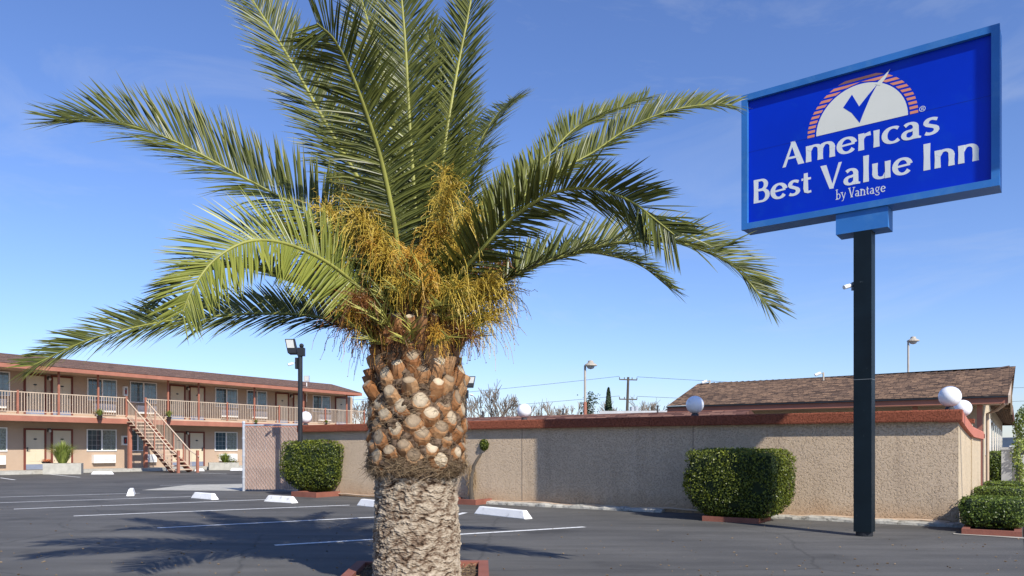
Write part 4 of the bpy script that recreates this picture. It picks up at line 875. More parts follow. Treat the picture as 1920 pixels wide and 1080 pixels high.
# ---------------------------------------------------------------- planters and pots by the motel
def grass_plant(t, P, h, n, spread, m='grass', wd=.012):
    b = MB()
    for i in range(n):
        a = random.uniform(0, 2*math.pi); l = h*random.uniform(.6, 1); k = random.uniform(.05, 1)**1.2*spread
        dx, dy = math.cos(a)*k, math.sin(a)*k; px_, py_ = -math.sin(a)*wd, math.cos(a)*wd; c = V(P)+V((dx*.15, dy*.15, 0))
        p1, p2 = c+V((dx*.35, dy*.35, l*.6)), c+V((dx, dy, l*(1-.25*k/spread)))
        tn = random.random(); b.add([c-V((px_, py_, 0)), c+V((px_, py_, 0)), p1+V((px_, py_, 0)), p1-V((px_, py_, 0)), p2], [(0, 1, 2, 3), (3, 2, 4)], tn)
    b.build('blades', m, t, t)
for (xa, xb, yb, yt, gx, gt, lab, lab2, gh) in ((80, 148, 889.5, 869, 113, 829, 'grey concrete block planter by the motel doors at left', 'tall feathery grass clump in the left concrete planter', 1.12), (392, 446, 881.5, 867.5, 422, 845, 'grey concrete block planter by the motel window near the gate', 'bushy grass clump in the concrete planter near the gate', .6)):
    a, c = gpt(xa, yb), gpt(xb, yb); Zp = a.y; hh = CAMH+(HOR-yt)/F*Zp
    f = frame((a.x, a.y, 0), (1, .12), (-.45, 1)); wL = (xb-xa)/F*Zp
    t = empty('block_planter', a, lab, 'planter', 'concrete planters by the motel')
    b = MB(); dd = 1.1; g_ = a.z-.02
    b.box(f, 0, wL, 0, .15, g_, hh); b.box(f, 0, wL, dd-.15, dd, g_, hh); b.box(f, 0, .15, .15, dd-.15, g_, hh); b.box(f, wL-.15, wL, .15, dd-.15, g_, hh); b.build('block_wall', 'block', t, t)
    b = MB(); b.box(f, .15, wL-.15, .15, dd-.15, hh-.12, hh-.05); b.build('soil', 'soil', t, t)
    q = f(wL*(gx-xa)/(xb-xa), dd*.4, hh-.05); t = empty('ornamental_grass', q, lab2, 'grass plant'); grass_plant(t, q, gh*1.15, 620 if gh > 1 else 420, .95 if gh > 1 else .6, wd=.012)
    if gh < 1:
        b = MB(); P_ = np.array([q.x+.3, q.y, q.z+.12])+rng.normal(0, 1, (350, 3))*np.array([.25, .2, .1]); leaves(b, P_, np.tile([0, 0, 1.], (350, 1)), .07, rng.uniform(.1, .5, 350)); b.build('leafy_stems', 'bushleaf2', t, t)
q = at(87, 869, 36.6); t = empty('flower_pot', q, 'small pot of orange flowers on the corner of the left block planter', 'flower pot')
b = MB(); b.lathe((q.x, q.y, q.z), [(.16, 0), (.22, .08), (.2, .09)], 14); b.build('pot', 'pot', t, t)
b = MB(); P_ = np.array([q.x, q.y, q.z+.13])+rng.normal(0, 1, (160, 3))*np.array([.12, .1, .04]); leaves(b, P_, np.tile([0, 0, 1.], (160, 1)), .07, rng.uniform(0, 1, 160)); b.build('flowers', 'flower', t, t)
for px, py, lab in ((187, 783, 'hanging pot with a ferny plant on the balcony left of the stairs'), (317, 785, 'hanging pot with a ferny plant on the balcony right of the stairs'), (480, 793, 'small hanging pot on the balcony above the gate'), (612, 793, 'small hanging pot on the balcony next to the palm trunk')):
    s_ = s_on(MF, px, BO+.22); q = MF(s_, BO+.22, z_on(MF, px, py+4, BO+.22)); t = empty('hanging_pot', q, lab, 'pot', 'pots hung on the balcony')
    k = 1 if px < 400 else .6
    b = MB(); b.lathe((q.x, q.y, q.z), [(.08*k, 0), (.13*k, .2*k), (.14*k, .22*k), (.12*k, .22*k)], 14); b.build('pot', 'pot', t, t)
    b = MB(); b.tube([(q.x, q.y, q.z+.18*k), MF(s_, BO+.05, 2.8)], .012, 5); b.tube([MF(s_-.16, BO+.2, q.z+.23*k), MF(s_+.16, BO+.2, q.z+.23*k)], .012, 5); b.build('hanger', 'white', t, t)
    grass_plant(t, (q.x, q.y, q.z+.18*k), .45*k, 160, .34*k, 'grass', .016)

# ---------------------------------------------------------------- background trees, poles, street end
def bare_tree(h, seed, dens=1.0, spread=.5):
    r = random.Random(seed); tr = MB(); tw = MB()
    def grow(p, d, l, rad, lev):
        q = p+d*l; (tr if lev < 2 else tw).tube([p, p.lerp(q, .5)+V((r.uniform(-1, 1), r.uniform(-1, 1), 0))*l*.06, q], [max(rad, .013), max(rad*.85, .012), max(rad*.65, .010)], 5 if lev < 2 else 3, False)
        if lev >= 5: return
        for k in range(r.choice((2, 3, 3)) if lev < 4 else 3):
            nd = (d+V((r.uniform(-1, 1), r.uniform(-1, 1), r.uniform(-.15, .7)))*spread*1.25).normalized(); grow(p.lerp(q, r.uniform(.55, 1)), nd, l*r.uniform(.6, .86), rad*.58, lev+1)
    grow(V((0, 0, 0)), V((0, 0, 1)), h*.27, h*.02, 0)
    return tr, tw
protos = []
bt = []
spots = [(893, 745, 52, 'bare tree just behind the palm trunk, its twigs against the sky'), (918, 728, 55, 'tallest bare winter tree between the palm and the first globe lamp'), (940, 736, 60, 'bare winter tree left of the first globe lamp'), (960, 752, 66, 'small bare tree just left of the first globe lamp'), (1020, 760, 80, 'low bare tree between the globe lamp and the lamp post'), (1045, 758, 84, 'bare tree left of the pale lamp post'), (1066, 754, 78, 'bare tree close to the left of the pale lamp post'), (1118, 762, 82, 'bare tree right of the pale lamp post, before the cypress'), (1160, 756, 80, 'bare tree between the cypress and the utility pole'), (1196, 756, 84, 'bare tree just right of the utility pole'), (1215, 752, 76, 'bare tree between the utility pole and the office'), (1240, 756, 90, 'bare tree touching the left end of the office roof'), (672, 745, 66, 'bare tree past the right end of the motel'), (688, 752, 70, 'smaller bare tree past the right end of the motel'), (997, 762, 90, 'distant bare tree behind the first globe lamp')]
for v_ in range(3):
    tr, tw = bare_tree(5, 11+v_); P = V((0, 0, 0))
    t = empty('bare_tree', P, 'x', 'tree', 'bare winter trees beyond the wall'); tr.build('trunk', 'greybark', t, t); tw.build('crown', 'greybark', t, t); protos.append(t)
used = [False]*3
for i, (px, py, Z, lab) in enumerate(spots):
    k = i % 3; o = protos[k] if not used[k] else copy_tree(protos[k]); used[k] = True
    P = V(((px-960)/F*Z, Z, 0)); h = (HOR-py)/F*Z+CAMH; o.location = P; s_ = h/3.6*1.0; o.scale = (s_*.95, s_*.95, s_); o.rotation_euler.z = i*1.9; o['label'] = lab
Z = 75; P = V(((1141-960)/F*Z, Z, 0)); h = (HOR-727)/F*Z+CAMH
t = empty('cypress_tree', P, 'narrow dark cypress standing between the lamp post and the utility pole', 'tree')
n = 5200; zz = rng.uniform(0, 1, n)**.8; rr2 = .62*np.clip((1-zz), 0, 1)**.55*np.clip(zz*6, .3, 1)*np.sqrt(rng.uniform(.3, 1, n)); th = rng.uniform(0, 6.28, n)
Pp = np.stack([P.x+rr2*np.cos(th), P.y+rr2*np.sin(th), .4+zz*(h-.4)], 1); b = MB(); leaves(b, Pp, np.stack([np.cos(th), np.sin(th), np.full(n, .3)], 1), .2, rng.uniform(0, 1, n)); b.build('crown', 'cypress', t, t)
b = MB(); b.tube([(P.x, P.y, 0), (P.x, P.y, h*.8)], [.15, .04], 6); b.build('trunk', 'bark', t, t)
P = V(((1105-960)/F*70, 70, 0)); t = empty('leaning_conifer', P, 'ragged leaning evergreen right behind the pale lamp post', 'tree')
b = MB(); pts = [V((P.x, P.y, 0)), at(1100, 780, 70), at(1102, 760, 70), at(1108, 742, 70)]; b.tube(pts, [.15, .1, .06, .03], 6); b.build('trunk', 'bark', t, t)
Pp = np.array([list(pts[1].lerp(pts[3], random.random())+V((random.gauss(0, .35), random.gauss(0, .3), random.gauss(0, .25)))) for _ in range(420)]); b = MB(); leaves(b, Pp, np.tile([0, 0, 1.], (len(Pp), 1)), .22, rng.uniform(0, 1, len(Pp)), jit=1); b.build('crown', 'cypress', t, t)
Pp = []
random.seed(5)
# low scrub band on the horizon
b = MB()
for i in range(260):
    px = random.uniform(880, 1260); Z = random.uniform(85, 105); hh = random.uniform(2.5, 5.2); base = V(((px-960)/F*Z, Z, 0))
    for k in range(10): b.tube([base+V((random.uniform(-1, 1), 0, .5)), base+V((random.uniform(-2, 2), random.uniform(-1, 1), hh*random.uniform(.5, 1)))], .034, 3, False)
tag(b.build('brushwood', 'greybark'), 'low band of leafless brushwood along the far side of the block', 'brushwood', kind='stuff')
Z = 72; P = V(((1178-960)/F*Z, Z, 0)); zt = CAMH+(HOR-707)/F*Z; t = empty('utility_pole', P, 'wooden utility pole with two crossarms and a pale transformer', 'utility pole'); f = frame(P, (1, .3), (-.3, 1))
b = MB(); b.tube([(P.x-.25, P.y, 0), (P.x, P.y, zt)], [.17, .11], 8); b.build('pole', 'polewood', t, t)
for z_ in (zt-.25, zt-2.1):
    b = MB(); b.box(f, -.9, .9, -.05, .05, z_-.05, z_+.05)
    for k in (-.9, -.4, .4, .9): b.tube([f(k, 0, z_+.05), f(k, 0, z_+.22)], .04, 6)
    b.build('crossarm', 'polewood', t, t)
for dx in (.35, .8): b = MB(); b.tube([f(dx, -.1, zt-3.9), f(dx, -.1, zt-2.8)], .2, 10); b.build('transformer', 'steel', t, t)
for k, (z_, ex, ez) in enumerate(((zt+.05, 60, 8.2), (zt-1.8, 60, 7), (zt-6.6, 25, 3.0), (zt+.05, -50, 6.0), (zt-1.8, -50, 5.0))):
    b = MB(); p0 = f(.9 if ex > 0 else -.9, 0, z_); p1 = V((P.x+ex, P.y+10, ez)); b.tube([p0.lerp(p1, i/14)-V((0, 0, math.sin(math.pi*i/14)*.9)) for i in range(15)], .018, 3, False); b.build('power_line', 'dark', t, t)
# pillar, vine, little tree and far street end
P = SW(.42, 14.2, 0); t = empty('grey_pillar', P, 'grey painted pillar wrapped by a vine at the street side', 'pillar'); b = MB(); f = frame(P, SW.ex, SW.ey); b.box(f, -.13, .13, -.13, .13, 0, 1.05); b.box(f, -.16, .16, -.16, .16, 1.05, 1.12); b.build('shaft', mat('grey_paint', (.42, .42, .41), .7), t, t)
P = SW(.72, 14.1, 0); t = empty('vine', P, 'yellow green vine climbing beside the grey pillar', 'vine')
n = 900; zz = rng.uniform(.05, 1.35, n); Pp = np.stack([P.x+.08*np.sin(zz*5)+rng.normal(0, .07, n), P.y+rng.normal(0, .1, n), zz], 1); b = MB(); leaves(b, Pp, np.tile([0, -1., .3], (n, 1)), .07, rng.uniform(0, 1, n), jit=1); b.build('leaves', 'vine', t, t)
b = MB(); b.tube([(P.x, P.y, 0), (P.x+.05, P.y, .7), (P.x-.03, P.y, 1.3)], .015, 5); b.build('stem', 'bark', t, t)
P = SW(.95, 24, 0); t = empty('street_tree', P, 'small airy green street tree beyond the office eaves', 'tree'); n = 2200
c_ = rng.normal(0, 1, (n, 3)); c_ /= np.linalg.norm(c_, axis=1)[:, None]; c_ *= (rng.uniform(.2, 1, n)**.5)[:, None]
Pp = np.array([P.x, P.y, 1.85])+c_*np.array([.45, .45, 1.0]); b = MB(); leaves(b, Pp, c_, .09, rng.uniform(0, .7, n), jit=1); b.build('crown', 'vine', t, t)
b = MB(); b.tube([(P.x, P.y, 0), (P.x, P.y, 1.9)], [.05, .02], 6); b.build('trunk', 'bark', t, t)
P = V(((1916-960)/F*95, 95, 0)); t = empty('parked_car', P, 'tiny dark car far down the street at the right edge', 'car'); f = frame(P, (.833, -.553), (.553, .833))
b = MB(); b.prism([(-2.1, .25), (2.1, .25), (2.15, .8), (1.4, .95), (-1.9, .95), (-2.15, .7)], lambda u, d, v: f(d, u, v), -.85, .85); cb = b.build('body', 'car', t, t)
b = MB(); b.prism([(-1.6, .951), (.9, .951), (.3, 1.42), (-1.2, 1.42)], lambda u, d, v: f(d, u, v), -.75, .75); b.build('cabin', 'glassdark', t, t)
for sx in (-.86, .7):
    for sy in (-1.35, 1.35): b = MB(); b.tube([f(sx, sy, .33), f(sx+.16, sy, .33)], .33, 14); b.build('wheel', 'dark', t, t)
for i, (px, py, Z, wd, lab) in enumerate(((1918, 822, 170, 6, 'hazy grey tower block far down the street'), (1912, 838, 150, 8, 'low pale building far down the street'))):
    P = V(((px-960)/F*Z, Z, 0)); h = CAMH+(HOR-py)/F*Z; t = empty('far_building', P, lab, 'building'); f = frame(P, (1, 0), (0, 1))
    b = MB(); b.box(f, -wd/4, wd, 0, 10, 0, h); b.build('wall', 'farwall', t, t); b = MB(); b.box(f, -wd/4-.1, wd+.1, -.1, 10.1, h, h+.25); b.build('roof', 'farred', t, t)
    b = MB()
    for k in range(3): b.box(f, k*1.4, k*1.4+.9, -.02, -.001, h*.3, h*.3+1); b.box(f, k*1.4, k*1.4+.9, -.02, -.001, h*.65, h*.65+.7)
    b.build('window_band', 'glassdark', t, t)

# ---------------------------------------------------------------- date palm
PX, PY = (781-960)/F*6.0, 6.0
random.seed(21); rng = np.random.default_rng(21)
palm = empty('date_palm', (PX, PY, 0), 'big date palm with arching fronds, cut leaf bases and yellow fruit strings in the foreground', 'palm tree')
def pz(py): return CAMH+(HOR-py)/F*6.0
ph = math.pi
def hash2(a, c): return (math.sin(a*127.1+c*311.7)*43758.5453) % 1
# lower trunk: overlapping lens-shaped leaf scars
NA, NZ = 300, 330; z0, z1 = -.05, 1.0
b = MB(); vs = []; tn = []
from mathutils import noise as mn
RW, CW = .046, 13
for i in range(NZ+1):
    z = z0+(z1-z0)*i/NZ
    rb = .335-.030*max(0, (z-.1))/.9
    for j in range(NA):
        a = 2*ph*j/NA; ca, sa = math.cos(a), math.sin(a)
        P3 = V((ca*2.2, sa*2.2, z*6)); wn = mn.fractal(P3, 1.0, 2.0, 4); w2 = mn.fractal(V((ca*7, sa*7, z*22)), .9, 2.1, 4); w3 = mn.fractal(V((ca*16, sa*16, z*95+ca*2)), .8, 2.1, 3)
        best = 9; bh = 0; bc = 0
        u = a/(2*ph)*CW+.25*w2; v = z/RW+1.15*wn+.25*w2
        for dr in (-1, 0, 1):
            rw = math.floor(v)+dr; uu = u+hash2(rw, 3.3)
            for dc in (0, 1):
                cl = math.floor(uu)+dc; rnd = hash2(rw, cl % CW)
                du = (uu-cl)/.66; dv = (v-rw-.5+.4*(rnd-.5))/.8
                d_ = abs(du)**1.5+abs(dv)**1.3
                if d_ < best: best = d_; bh = rnd; bc = dv
        plate = max(0, 1-best)**.5
        rad = rb+.012*plate+.008*(bh-.5)*plate+.012*wn+.008*w2+.006*w3-.008*max(0, bc)*plate
        vs.append((PX+rad*ca, PY+rad*sa, z)); tn.append(.16+.42*min(1, plate*1.2)+.26*(bh-.45)*plate+.20*w3+.16*w2)
fs = [(i*NA+j, i*NA+(j+1) % NA, (i+1)*NA+(j+1) % NA, (i+1)*NA+j) for i in range(NZ) for j in range(NA)]
b.add(vs, fs, tn); trk = b.build('trunk', 'trunk', palm, palm)
# upper boss under the leaf bases
def boss_r(z):
    pts = [(.84, .28), (.89, .33), (.95, .36), (1.05, .36), (1.25, .365), (1.45, .36), (1.6, .34), (1.8, .32), (1.98, .30), (2.2, .25), (2.4, .12)]
    for (a, ra), (c, rc_) in zip(pts, pts[1:]):
        if z <= c: return ra+(rc_-ra)*max(0, (z-a))/(c-a)
    return .05
b = MB(); NA2, NZ2 = 120, 70; vs = []; tn = []
for i in range(NZ2+1):
    z = .82+1.55*i/NZ2
    for j in range(NA2):
        a = 2*ph*j/NA2; rad = boss_r(z)+.018*math.sin(a*11+z*14)*math.sin(z*40+a*3)+random.uniform(-.008, .008)
        vs.append((PX+rad*math.cos(a), PY+rad*math.sin(a), z)); tn.append(.12+random.random()*.3)
b.add(vs, [(i*NA2+j, i*NA2+(j+1) % NA2, (i+1)*NA2+(j+1) % NA2, (i+1)*NA2+j) for i in range(NZ2) for j in range(NA2)], tn)
b.build('fibre_boss', 'trunk', palm, palm)
# cut petiole stubs on a spiral
GA = R(137.508); stubs = 0
def stub(a, z, wd, th, ln, tilt, cut, into=None):
    out_ = V((math.cos(a), math.sin(a), 0)); side = V((-math.sin(a), math.cos(a), 0)); up = V((0, 0, 1))
    ax = (out_*math.cos(tilt)+up*math.sin(tilt)); nn_ = (up*math.cos(tilt)-out_*math.sin(tilt))
    o = V((PX, PY, z))+out_*(boss_r(z)-.07)
    prof = [(-1, 0), (-.72, .5), (-.25, .86), (.25, .86), (.72, .5), (1, 0), (.72, -.62), (.3, -1.0), (-.3, -1.0), (-.72, -.62)]
    b = into or MB(); vs = []; tn = []; m = 6; base_t = random.uniform(.15, .55)
    for i in range(m):
        q = i/(m-1); w_ = wd*(1.25-.42*q)*(1-.12*(i == m-1)); h = th*(1.2-.3*q)*(1-.1*(i == m-1))
        for (x, y) in prof:
            lean = cut*y if i == m-1 else cut*y*.5*q     # slanting cut
            vs.append(o+ax*(ln*q-lean*.035)+side*x*w_*.5+nn_*y*h*.5+V((random.uniform(-1, 1), random.uniform(-1, 1), random.uniform(-1, 1)))*.0022)
            tn.append(base_t+.16*q+random.uniform(-.08, .08)-.22*(q < .35))
    n = len(prof)
    b.add(vs, [(i*n+k, i*n+(k+1) % n, (i+1)*n+(k+1) % n, (i+1)*n+k) for i in range(m-1) for k in range(n)], tn)
    cc = o+ax*(ln+.004)
    cv = [vs[(m-1)*n+k] for k in range(n)]; ctr = sum(cv, V((0, 0, 0)))/n+ax*.004
    tt = random.uniform(.2, .95)
    inner = [ctr.lerp(p, .62)+ax*.004 for p in cv]
    b.add(cv+inner+[ctr], [(k, (k+1) % n, n+(k+1) % n, n+k) for k in range(n)]+[(n+k, n+(k+1) % n, 2*n) for k in range(n)], [tt-.25]*n+[tt]*n+[tt+.1], 1)
    if into is None: b.build('leaf_stub', ['stub', 'cutface'], palm, palm, smooth=False)
specs = []; zi = .925; i = 0
while zi < 2.02:
    q = (zi-.925)/1.09; a = i*GA+.6+random.uniform(-.06, .06)
    if q < .45: ln, tilt, wd_, th_, cut_ = .108+.02*random.random(), R(40+24*q+random.uniform(-8, 8)), random.uniform(.13, .17), random.uniform(.09, .12), random.uniform(-1.3, -.2)
    elif q < .75: ln, tilt, wd_, th_, cut_ = .155+.04*random.random(), R(52+16*(q-.45)/.3+random.uniform(-8, 8)), random.uniform(.12, .15), random.uniform(.085, .11), random.uniform(-1.0, .5)
    else: ln, tilt, wd_, th_, cut_ = .20+.12*random.random(), R(62+14*(q-.75)/.25+random.uniform(-9, 9)), random.uniform(.085, .12), random.uniform(.06, .085), random.uniform(-.8, .6)
    specs.append((a % (2*ph), zi+random.uniform(-.012, .012), wd_, th_, ln, tilt, cut_)); i += 1; zi += .0074
specs.sort(key=lambda q: -math.cos(q[0]+ph/2))          # the side toward the camera first
for sp_ in specs[:99]: stub(*sp_)
rest = MB()
for sp_ in specs[99:]: stub(*sp_, into=rest)
o_ = rest.build('leaf_stub', ['stub', 'cutface'], palm, palm); o_['kind'] = 'stuff'
# fibre skirt and stray hairs
b = MB()
def hair(a, z, l, droop, rad=.0022, r0=None):
    out_ = V((math.cos(a), math.sin(a), 0)); side = V((-math.sin(a), math.cos(a), 0)); p = V((PX, PY, z))+out_*(r0 if r0 else boss_r(z)+.02)
    s_ = random.uniform(-1, 1); pts = [p]
    for k in range(4):
        q = (k+1)/4; pts.append(p+out_*l*.35*q*(1-.5*q)*2*droop[0]+side*s_*l*q*droop[1]+V((0, 0, -l*q*q*droop[2]+l*q*droop[3])))
    b.tube(pts, [rad, rad, rad, rad*.8, rad*.4], 3, False, random.random())
for k in range(2400):
    a = random.uniform(0, 2*ph); z = random.uniform(.86, 1.9)
    hair(a, z, random.uniform(.05, .14), (random.uniform(.2, .9), 1.1, random.uniform(.0, .5), random.uniform(-.2, .3)), .0012, boss_r(z)+random.uniform(0, .02))
for k in range(6500):
    a = random.uniform(0, 2*ph); z = random.triangular(.89, 1.05, .94)+.018*math.sin(a*4+1)+.012*math.sin(a*9)
    if random.random() < .45+.45*math.sin(a*6+2): continue
    hair(a, z, random.uniform(.03, .10)*(1+.5*math.sin(a*5)), (random.uniform(-.1, .8), random.uniform(.8, 2.6), random.uniform(-.2, .8), random.uniform(-.3, .4)), .0013, boss_r(z)+random.uniform(-.02, .03))
b.build('fibre', 'fibre', palm, palm)

def catmull(P, n):
    P = [P[0]*2-P[1]]+P+[P[-1]*2-P[-2]]; segs = len(P)-3; o = []
    for i in range(n+1):
        t = i/n*segs; k = min(int(t), segs-1); t -= k; a, c, d, e = P[k:k+4]
        o.append(.5*((2*c)+(-a+d)*t+(2*a-5*c+4*d-e)*t*t+(-a+3*c-3*d+e)*t**3))
    ln = [0]
    for x, y in zip(o, o[1:]): ln.append(ln[-1]+(y-x).length)
    return o, ln
def sample(o, ln, s):
    import bisect
    k = min(max(1, bisect.bisect_left(ln, s)), len(ln)-1); q = (s-ln[k-1])/max(1e-9, ln[k]-ln[k-1]); return o[k-1].lerp(o[k], q), (o[k]-o[k-1]).normalized()
def frond(ctrl, L_, Nh, m='frond', nper=None, r0=.018, fold=(22, 34), start=.10, droop=.12, wd=.0098, a0=64, a1=36, tonebias=0, lop=(1, 1), half=None):
    P = [at(*c) for c in ctrl]; o, ln = catmull(P, 60); T = ln[-1]
    b = MB(); rad = [r0*(1-.82*i/60)+.002 for i in range(61)]; b.tube(o, rad, 7, True, .5, .75)
    lf = MB(); n = int(nper*1.3) if nper else int(T/.0125); Nh = V(Nh)
    for i in range(n):
        q = start+(1-start)*(i+.5)/n; p, tg = sample(o, ln, T*q)
        N_ = (Nh-tg*Nh.dot(tg)).normalized(); S0 = tg.cross(N_)
        for si, sg in ((0, 1), (1, -1)):
            if random.random() < .03: continue
            qq = (q-start)/(1-start)
            l = (1.06 if abs(tg.z) > .75 else 1.18)*L_*lop[si]*(.55+.45*math.sin(min(1, qq/.3)*ph/2))*(1-.42*max(0, (qq-.6)/.4)**1.5)*random.uniform(.88, 1.08)
            if qq < .05: l *= .5
            ang = R(a0+(a1-a0)*qq**1.25+random.gauss(0, 3.5)); fo = R(random.uniform(*fold)+random.gauss(0, 5))
            d = (tg*math.cos(ang)+(S0*sg*math.cos(fo)+N_*math.sin(fo))*math.sin(ang)).normalized()
            pl = (d.cross(N_*math.cos(fo)-S0*sg*math.sin(fo))).normalized()   # blade width direction
            up_ = d.cross(pl).normalized()
            g = V((0, 0, -1)); w_ = wd*random.uniform(.85, 1.15)*(1-.35*qq)
            tw_ = random.gauss(0, .25); pl = (pl*math.cos(tw_)+up_*math.sin(tw_)).normalized(); up_ = d.cross(pl)
            c0 = p+d*.006; pts = []; dd = droop*random.uniform(.3, 1.7)
            for k, (tt, ww) in enumerate(((0, .55), (.28, 1), (.66, .8), (1, .05))):
                c = c0+d*l*tt+g*l*dd*tt*tt; pts.append((c, ww*w_))
            vs = []
            for c, ww in pts: vs += [c-pl*ww, c-up_*ww*.35, c+pl*ww]
            tn = min(1, max(0, random.gauss(.42, .25)+tonebias))
            if random.random() < .035: tn = 1
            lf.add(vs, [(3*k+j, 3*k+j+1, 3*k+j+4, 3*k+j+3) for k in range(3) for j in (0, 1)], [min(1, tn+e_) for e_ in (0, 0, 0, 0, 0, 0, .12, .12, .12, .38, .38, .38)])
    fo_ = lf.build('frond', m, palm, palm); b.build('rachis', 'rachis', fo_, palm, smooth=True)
    # short spines near the base
    sp = MB()
    for i in range(26):
        q = .05+.14*i/26; p, tg = sample(o, ln, T*q); N_ = (Nh-tg*Nh.dot(tg)).normalized(); S0 = tg.cross(N_)
        for sg in (1, -1):
            d = (tg*.7+S0*sg*.6+N_*random.uniform(0, .5)).normalized(); l = random.uniform(.06, .15); sp.tube([p, p+d*l], [.004, .0008], 3, False, random.random())
    sp.build('spines', 'spike', fo_, palm)
Zc = 6.0
U = (0, 0, 1)
# left side
frond([(765, 590, 6.0), (690, 490, 5.9), (590, 408, 5.8), (460, 335, 5.65), (320, 262, 5.5), (210, 229, 5.4), (118, 230, 5.3)], .46, (-.25, -.75, .65), lop=(1, 1))
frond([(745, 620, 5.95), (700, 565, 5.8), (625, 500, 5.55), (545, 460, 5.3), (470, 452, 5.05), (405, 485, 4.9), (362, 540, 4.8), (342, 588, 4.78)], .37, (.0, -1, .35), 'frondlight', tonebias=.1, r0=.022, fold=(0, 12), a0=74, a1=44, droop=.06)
frond([(730, 640, 6.1), (660, 610, 6.2), (580, 592, 6.3), (490, 588, 6.3), (400, 593, 6.25), (290, 606, 6.15), (165, 638, 6.0), (60, 686, 5.9)], .34, (-.1, -.75, .6), fold=(14, 30), a0=54)
frond([(735, 600, 6.2), (640, 560, 6.6), (555, 530, 6.9), (470, 503, 7.2), (400, 505, 7.4), (330, 535, 7.55), (290, 575, 7.6)], .36, (-.1, -.2, .95), tonebias=-.15)
# upright ones
frond([(768, 560, 6.1), (690, 370, 6.2), (616, 240, 6.3), (538, 102, 6.35), (473, 0, 6.4), (425, -80, 6.4)], .42, (.35, -.9, .2), fold=(10, 30))
frond([(752, 580, 5.85), (744, 450, 5.7), (722, 330, 5.55), (698, 245, 5.4), (662, 145, 5.2), (628, 77, 5.0), (594, 44, 4.8)], .43, (-.1, 1.0, .15), fold=(-6, 10), r0=.020, droop=.16, a0=70)
frond([(778, 590, 6.05), (779, 407, 6.15), (769, 244, 6.2), (760, 81, 6.2), (752, -20, 6.2), (748, -120, 6.15)], .43, (0, -1.0, .1), fold=(5, 22), droop=.1, a0=58)
frond([(795, 580, 6.1), (832, 290, 6.3), (856, 142, 6.4), (876, 40, 6.45), (888, -30, 6.5), (893, -80, 6.5)], .40, (-.35, -.9, .2), fold=(5, 25), a0=52)
frond([(785, 560, 6.3), (745, 260, 6.8), (712, 120, 7.0), (684, 20, 7.1), (660, -60, 7.2)], .44, (.1, -.9, .2), fold=(10, 30))
frond([(800, 560, 6.3), (815, 380, 6.6), (838, 210, 6.8), (800, 60, 6.9)], .40, (0, -.9, .2), tonebias=.1)
frond([(830, 540, 6.4), (860, 390, 6.8), (881, 314, 7.1), (905, 258, 7.4), (935, 212, 7.7), (965, 188, 8.0)], .40, (-.5, -.7, .3), fold=(5, 25))
# right side
frond([(825, 570, 6.2), (880, 450, 6.5), (950, 365, 6.7), (1030, 290, 6.95), (1080, 240, 7.1), (1153, 207, 7.25), (1212, 184, 7.4)], .30, (-.3, -.75, .55), fold=(14, 34), a0=50, tonebias=.15)
frond([(830, 580, 6.1), (910, 450, 6.3), (985, 366, 6.4), (1057, 316, 6.45), (1112, 286, 6.5), (1180, 240, 6.5), (1250, 210, 6.5), (1315, 197, 6.5), (1372, 197, 6.5)], .26, (-.2, -.8, .5), fold=(14, 34), a0=50, tonebias=.15)
frond([(815, 620, 5.9), (850, 534, 5.75), (903, 467, 5.6), (960, 409, 5.5), (1018, 370, 5.4), (1071, 354, 5.3), (1129, 357, 5.2), (1187, 380, 5.1), (1225, 409, 5.0), (1264, 440, 4.95)], .38, (-.55, .55, .6), fold=(-8, 14), r0=.02, lop=(1, .9))
frond([(830, 620, 6.1), (900, 555, 6.05), (975, 512, 6.0), (1033, 488, 5.95), (1095, 471, 5.9), (1148, 457, 5.85), (1215, 450, 5.8), (1273, 455, 5.75), (1321, 471, 5.7), (1370, 495, 5.65), (1408, 534, 5.6), (1440, 572, 5.58)], .37, (-.1, -.55, .85), fold=(18, 36), r0=.022)
frond([(835, 610, 6.3), (930, 530, 6.6), (1020, 490, 6.9), (1095, 473, 7.2), (1155, 482, 7.4), (1205, 500, 7.5), (1255, 540, 7.6)], .34, (-.1, -.5, .85), fold=(15, 35))
# rear crown fronds filling the heart
for c, L_ in (([(770, 600, 6.4), (640, 500, 7.0), (540, 440, 7.5), (455, 430, 7.9)], .33), ([(800, 600, 6.4), (870, 470, 7.0), (930, 380, 7.4), (1000, 330, 7.8)], .36), ([(780, 600, 6.3), (720, 430, 6.7), (670, 300, 7.0), (610, 190, 7.2)], .38), ([(790, 600, 6.3), (840, 440, 6.7), (870, 300, 7.0), (880, 180, 7.3)], .36), ([(760, 620, 5.9), (735, 540, 5.75), (700, 470, 5.7), (660, 420, 5.7)], .22), ([(800, 620, 5.9), (835, 530, 5.8), (850, 460, 5.8), (870, 400, 5.85)], .22)):
    frond(c, L_, (0, -.9, .3), nper=80, tonebias=-.05)
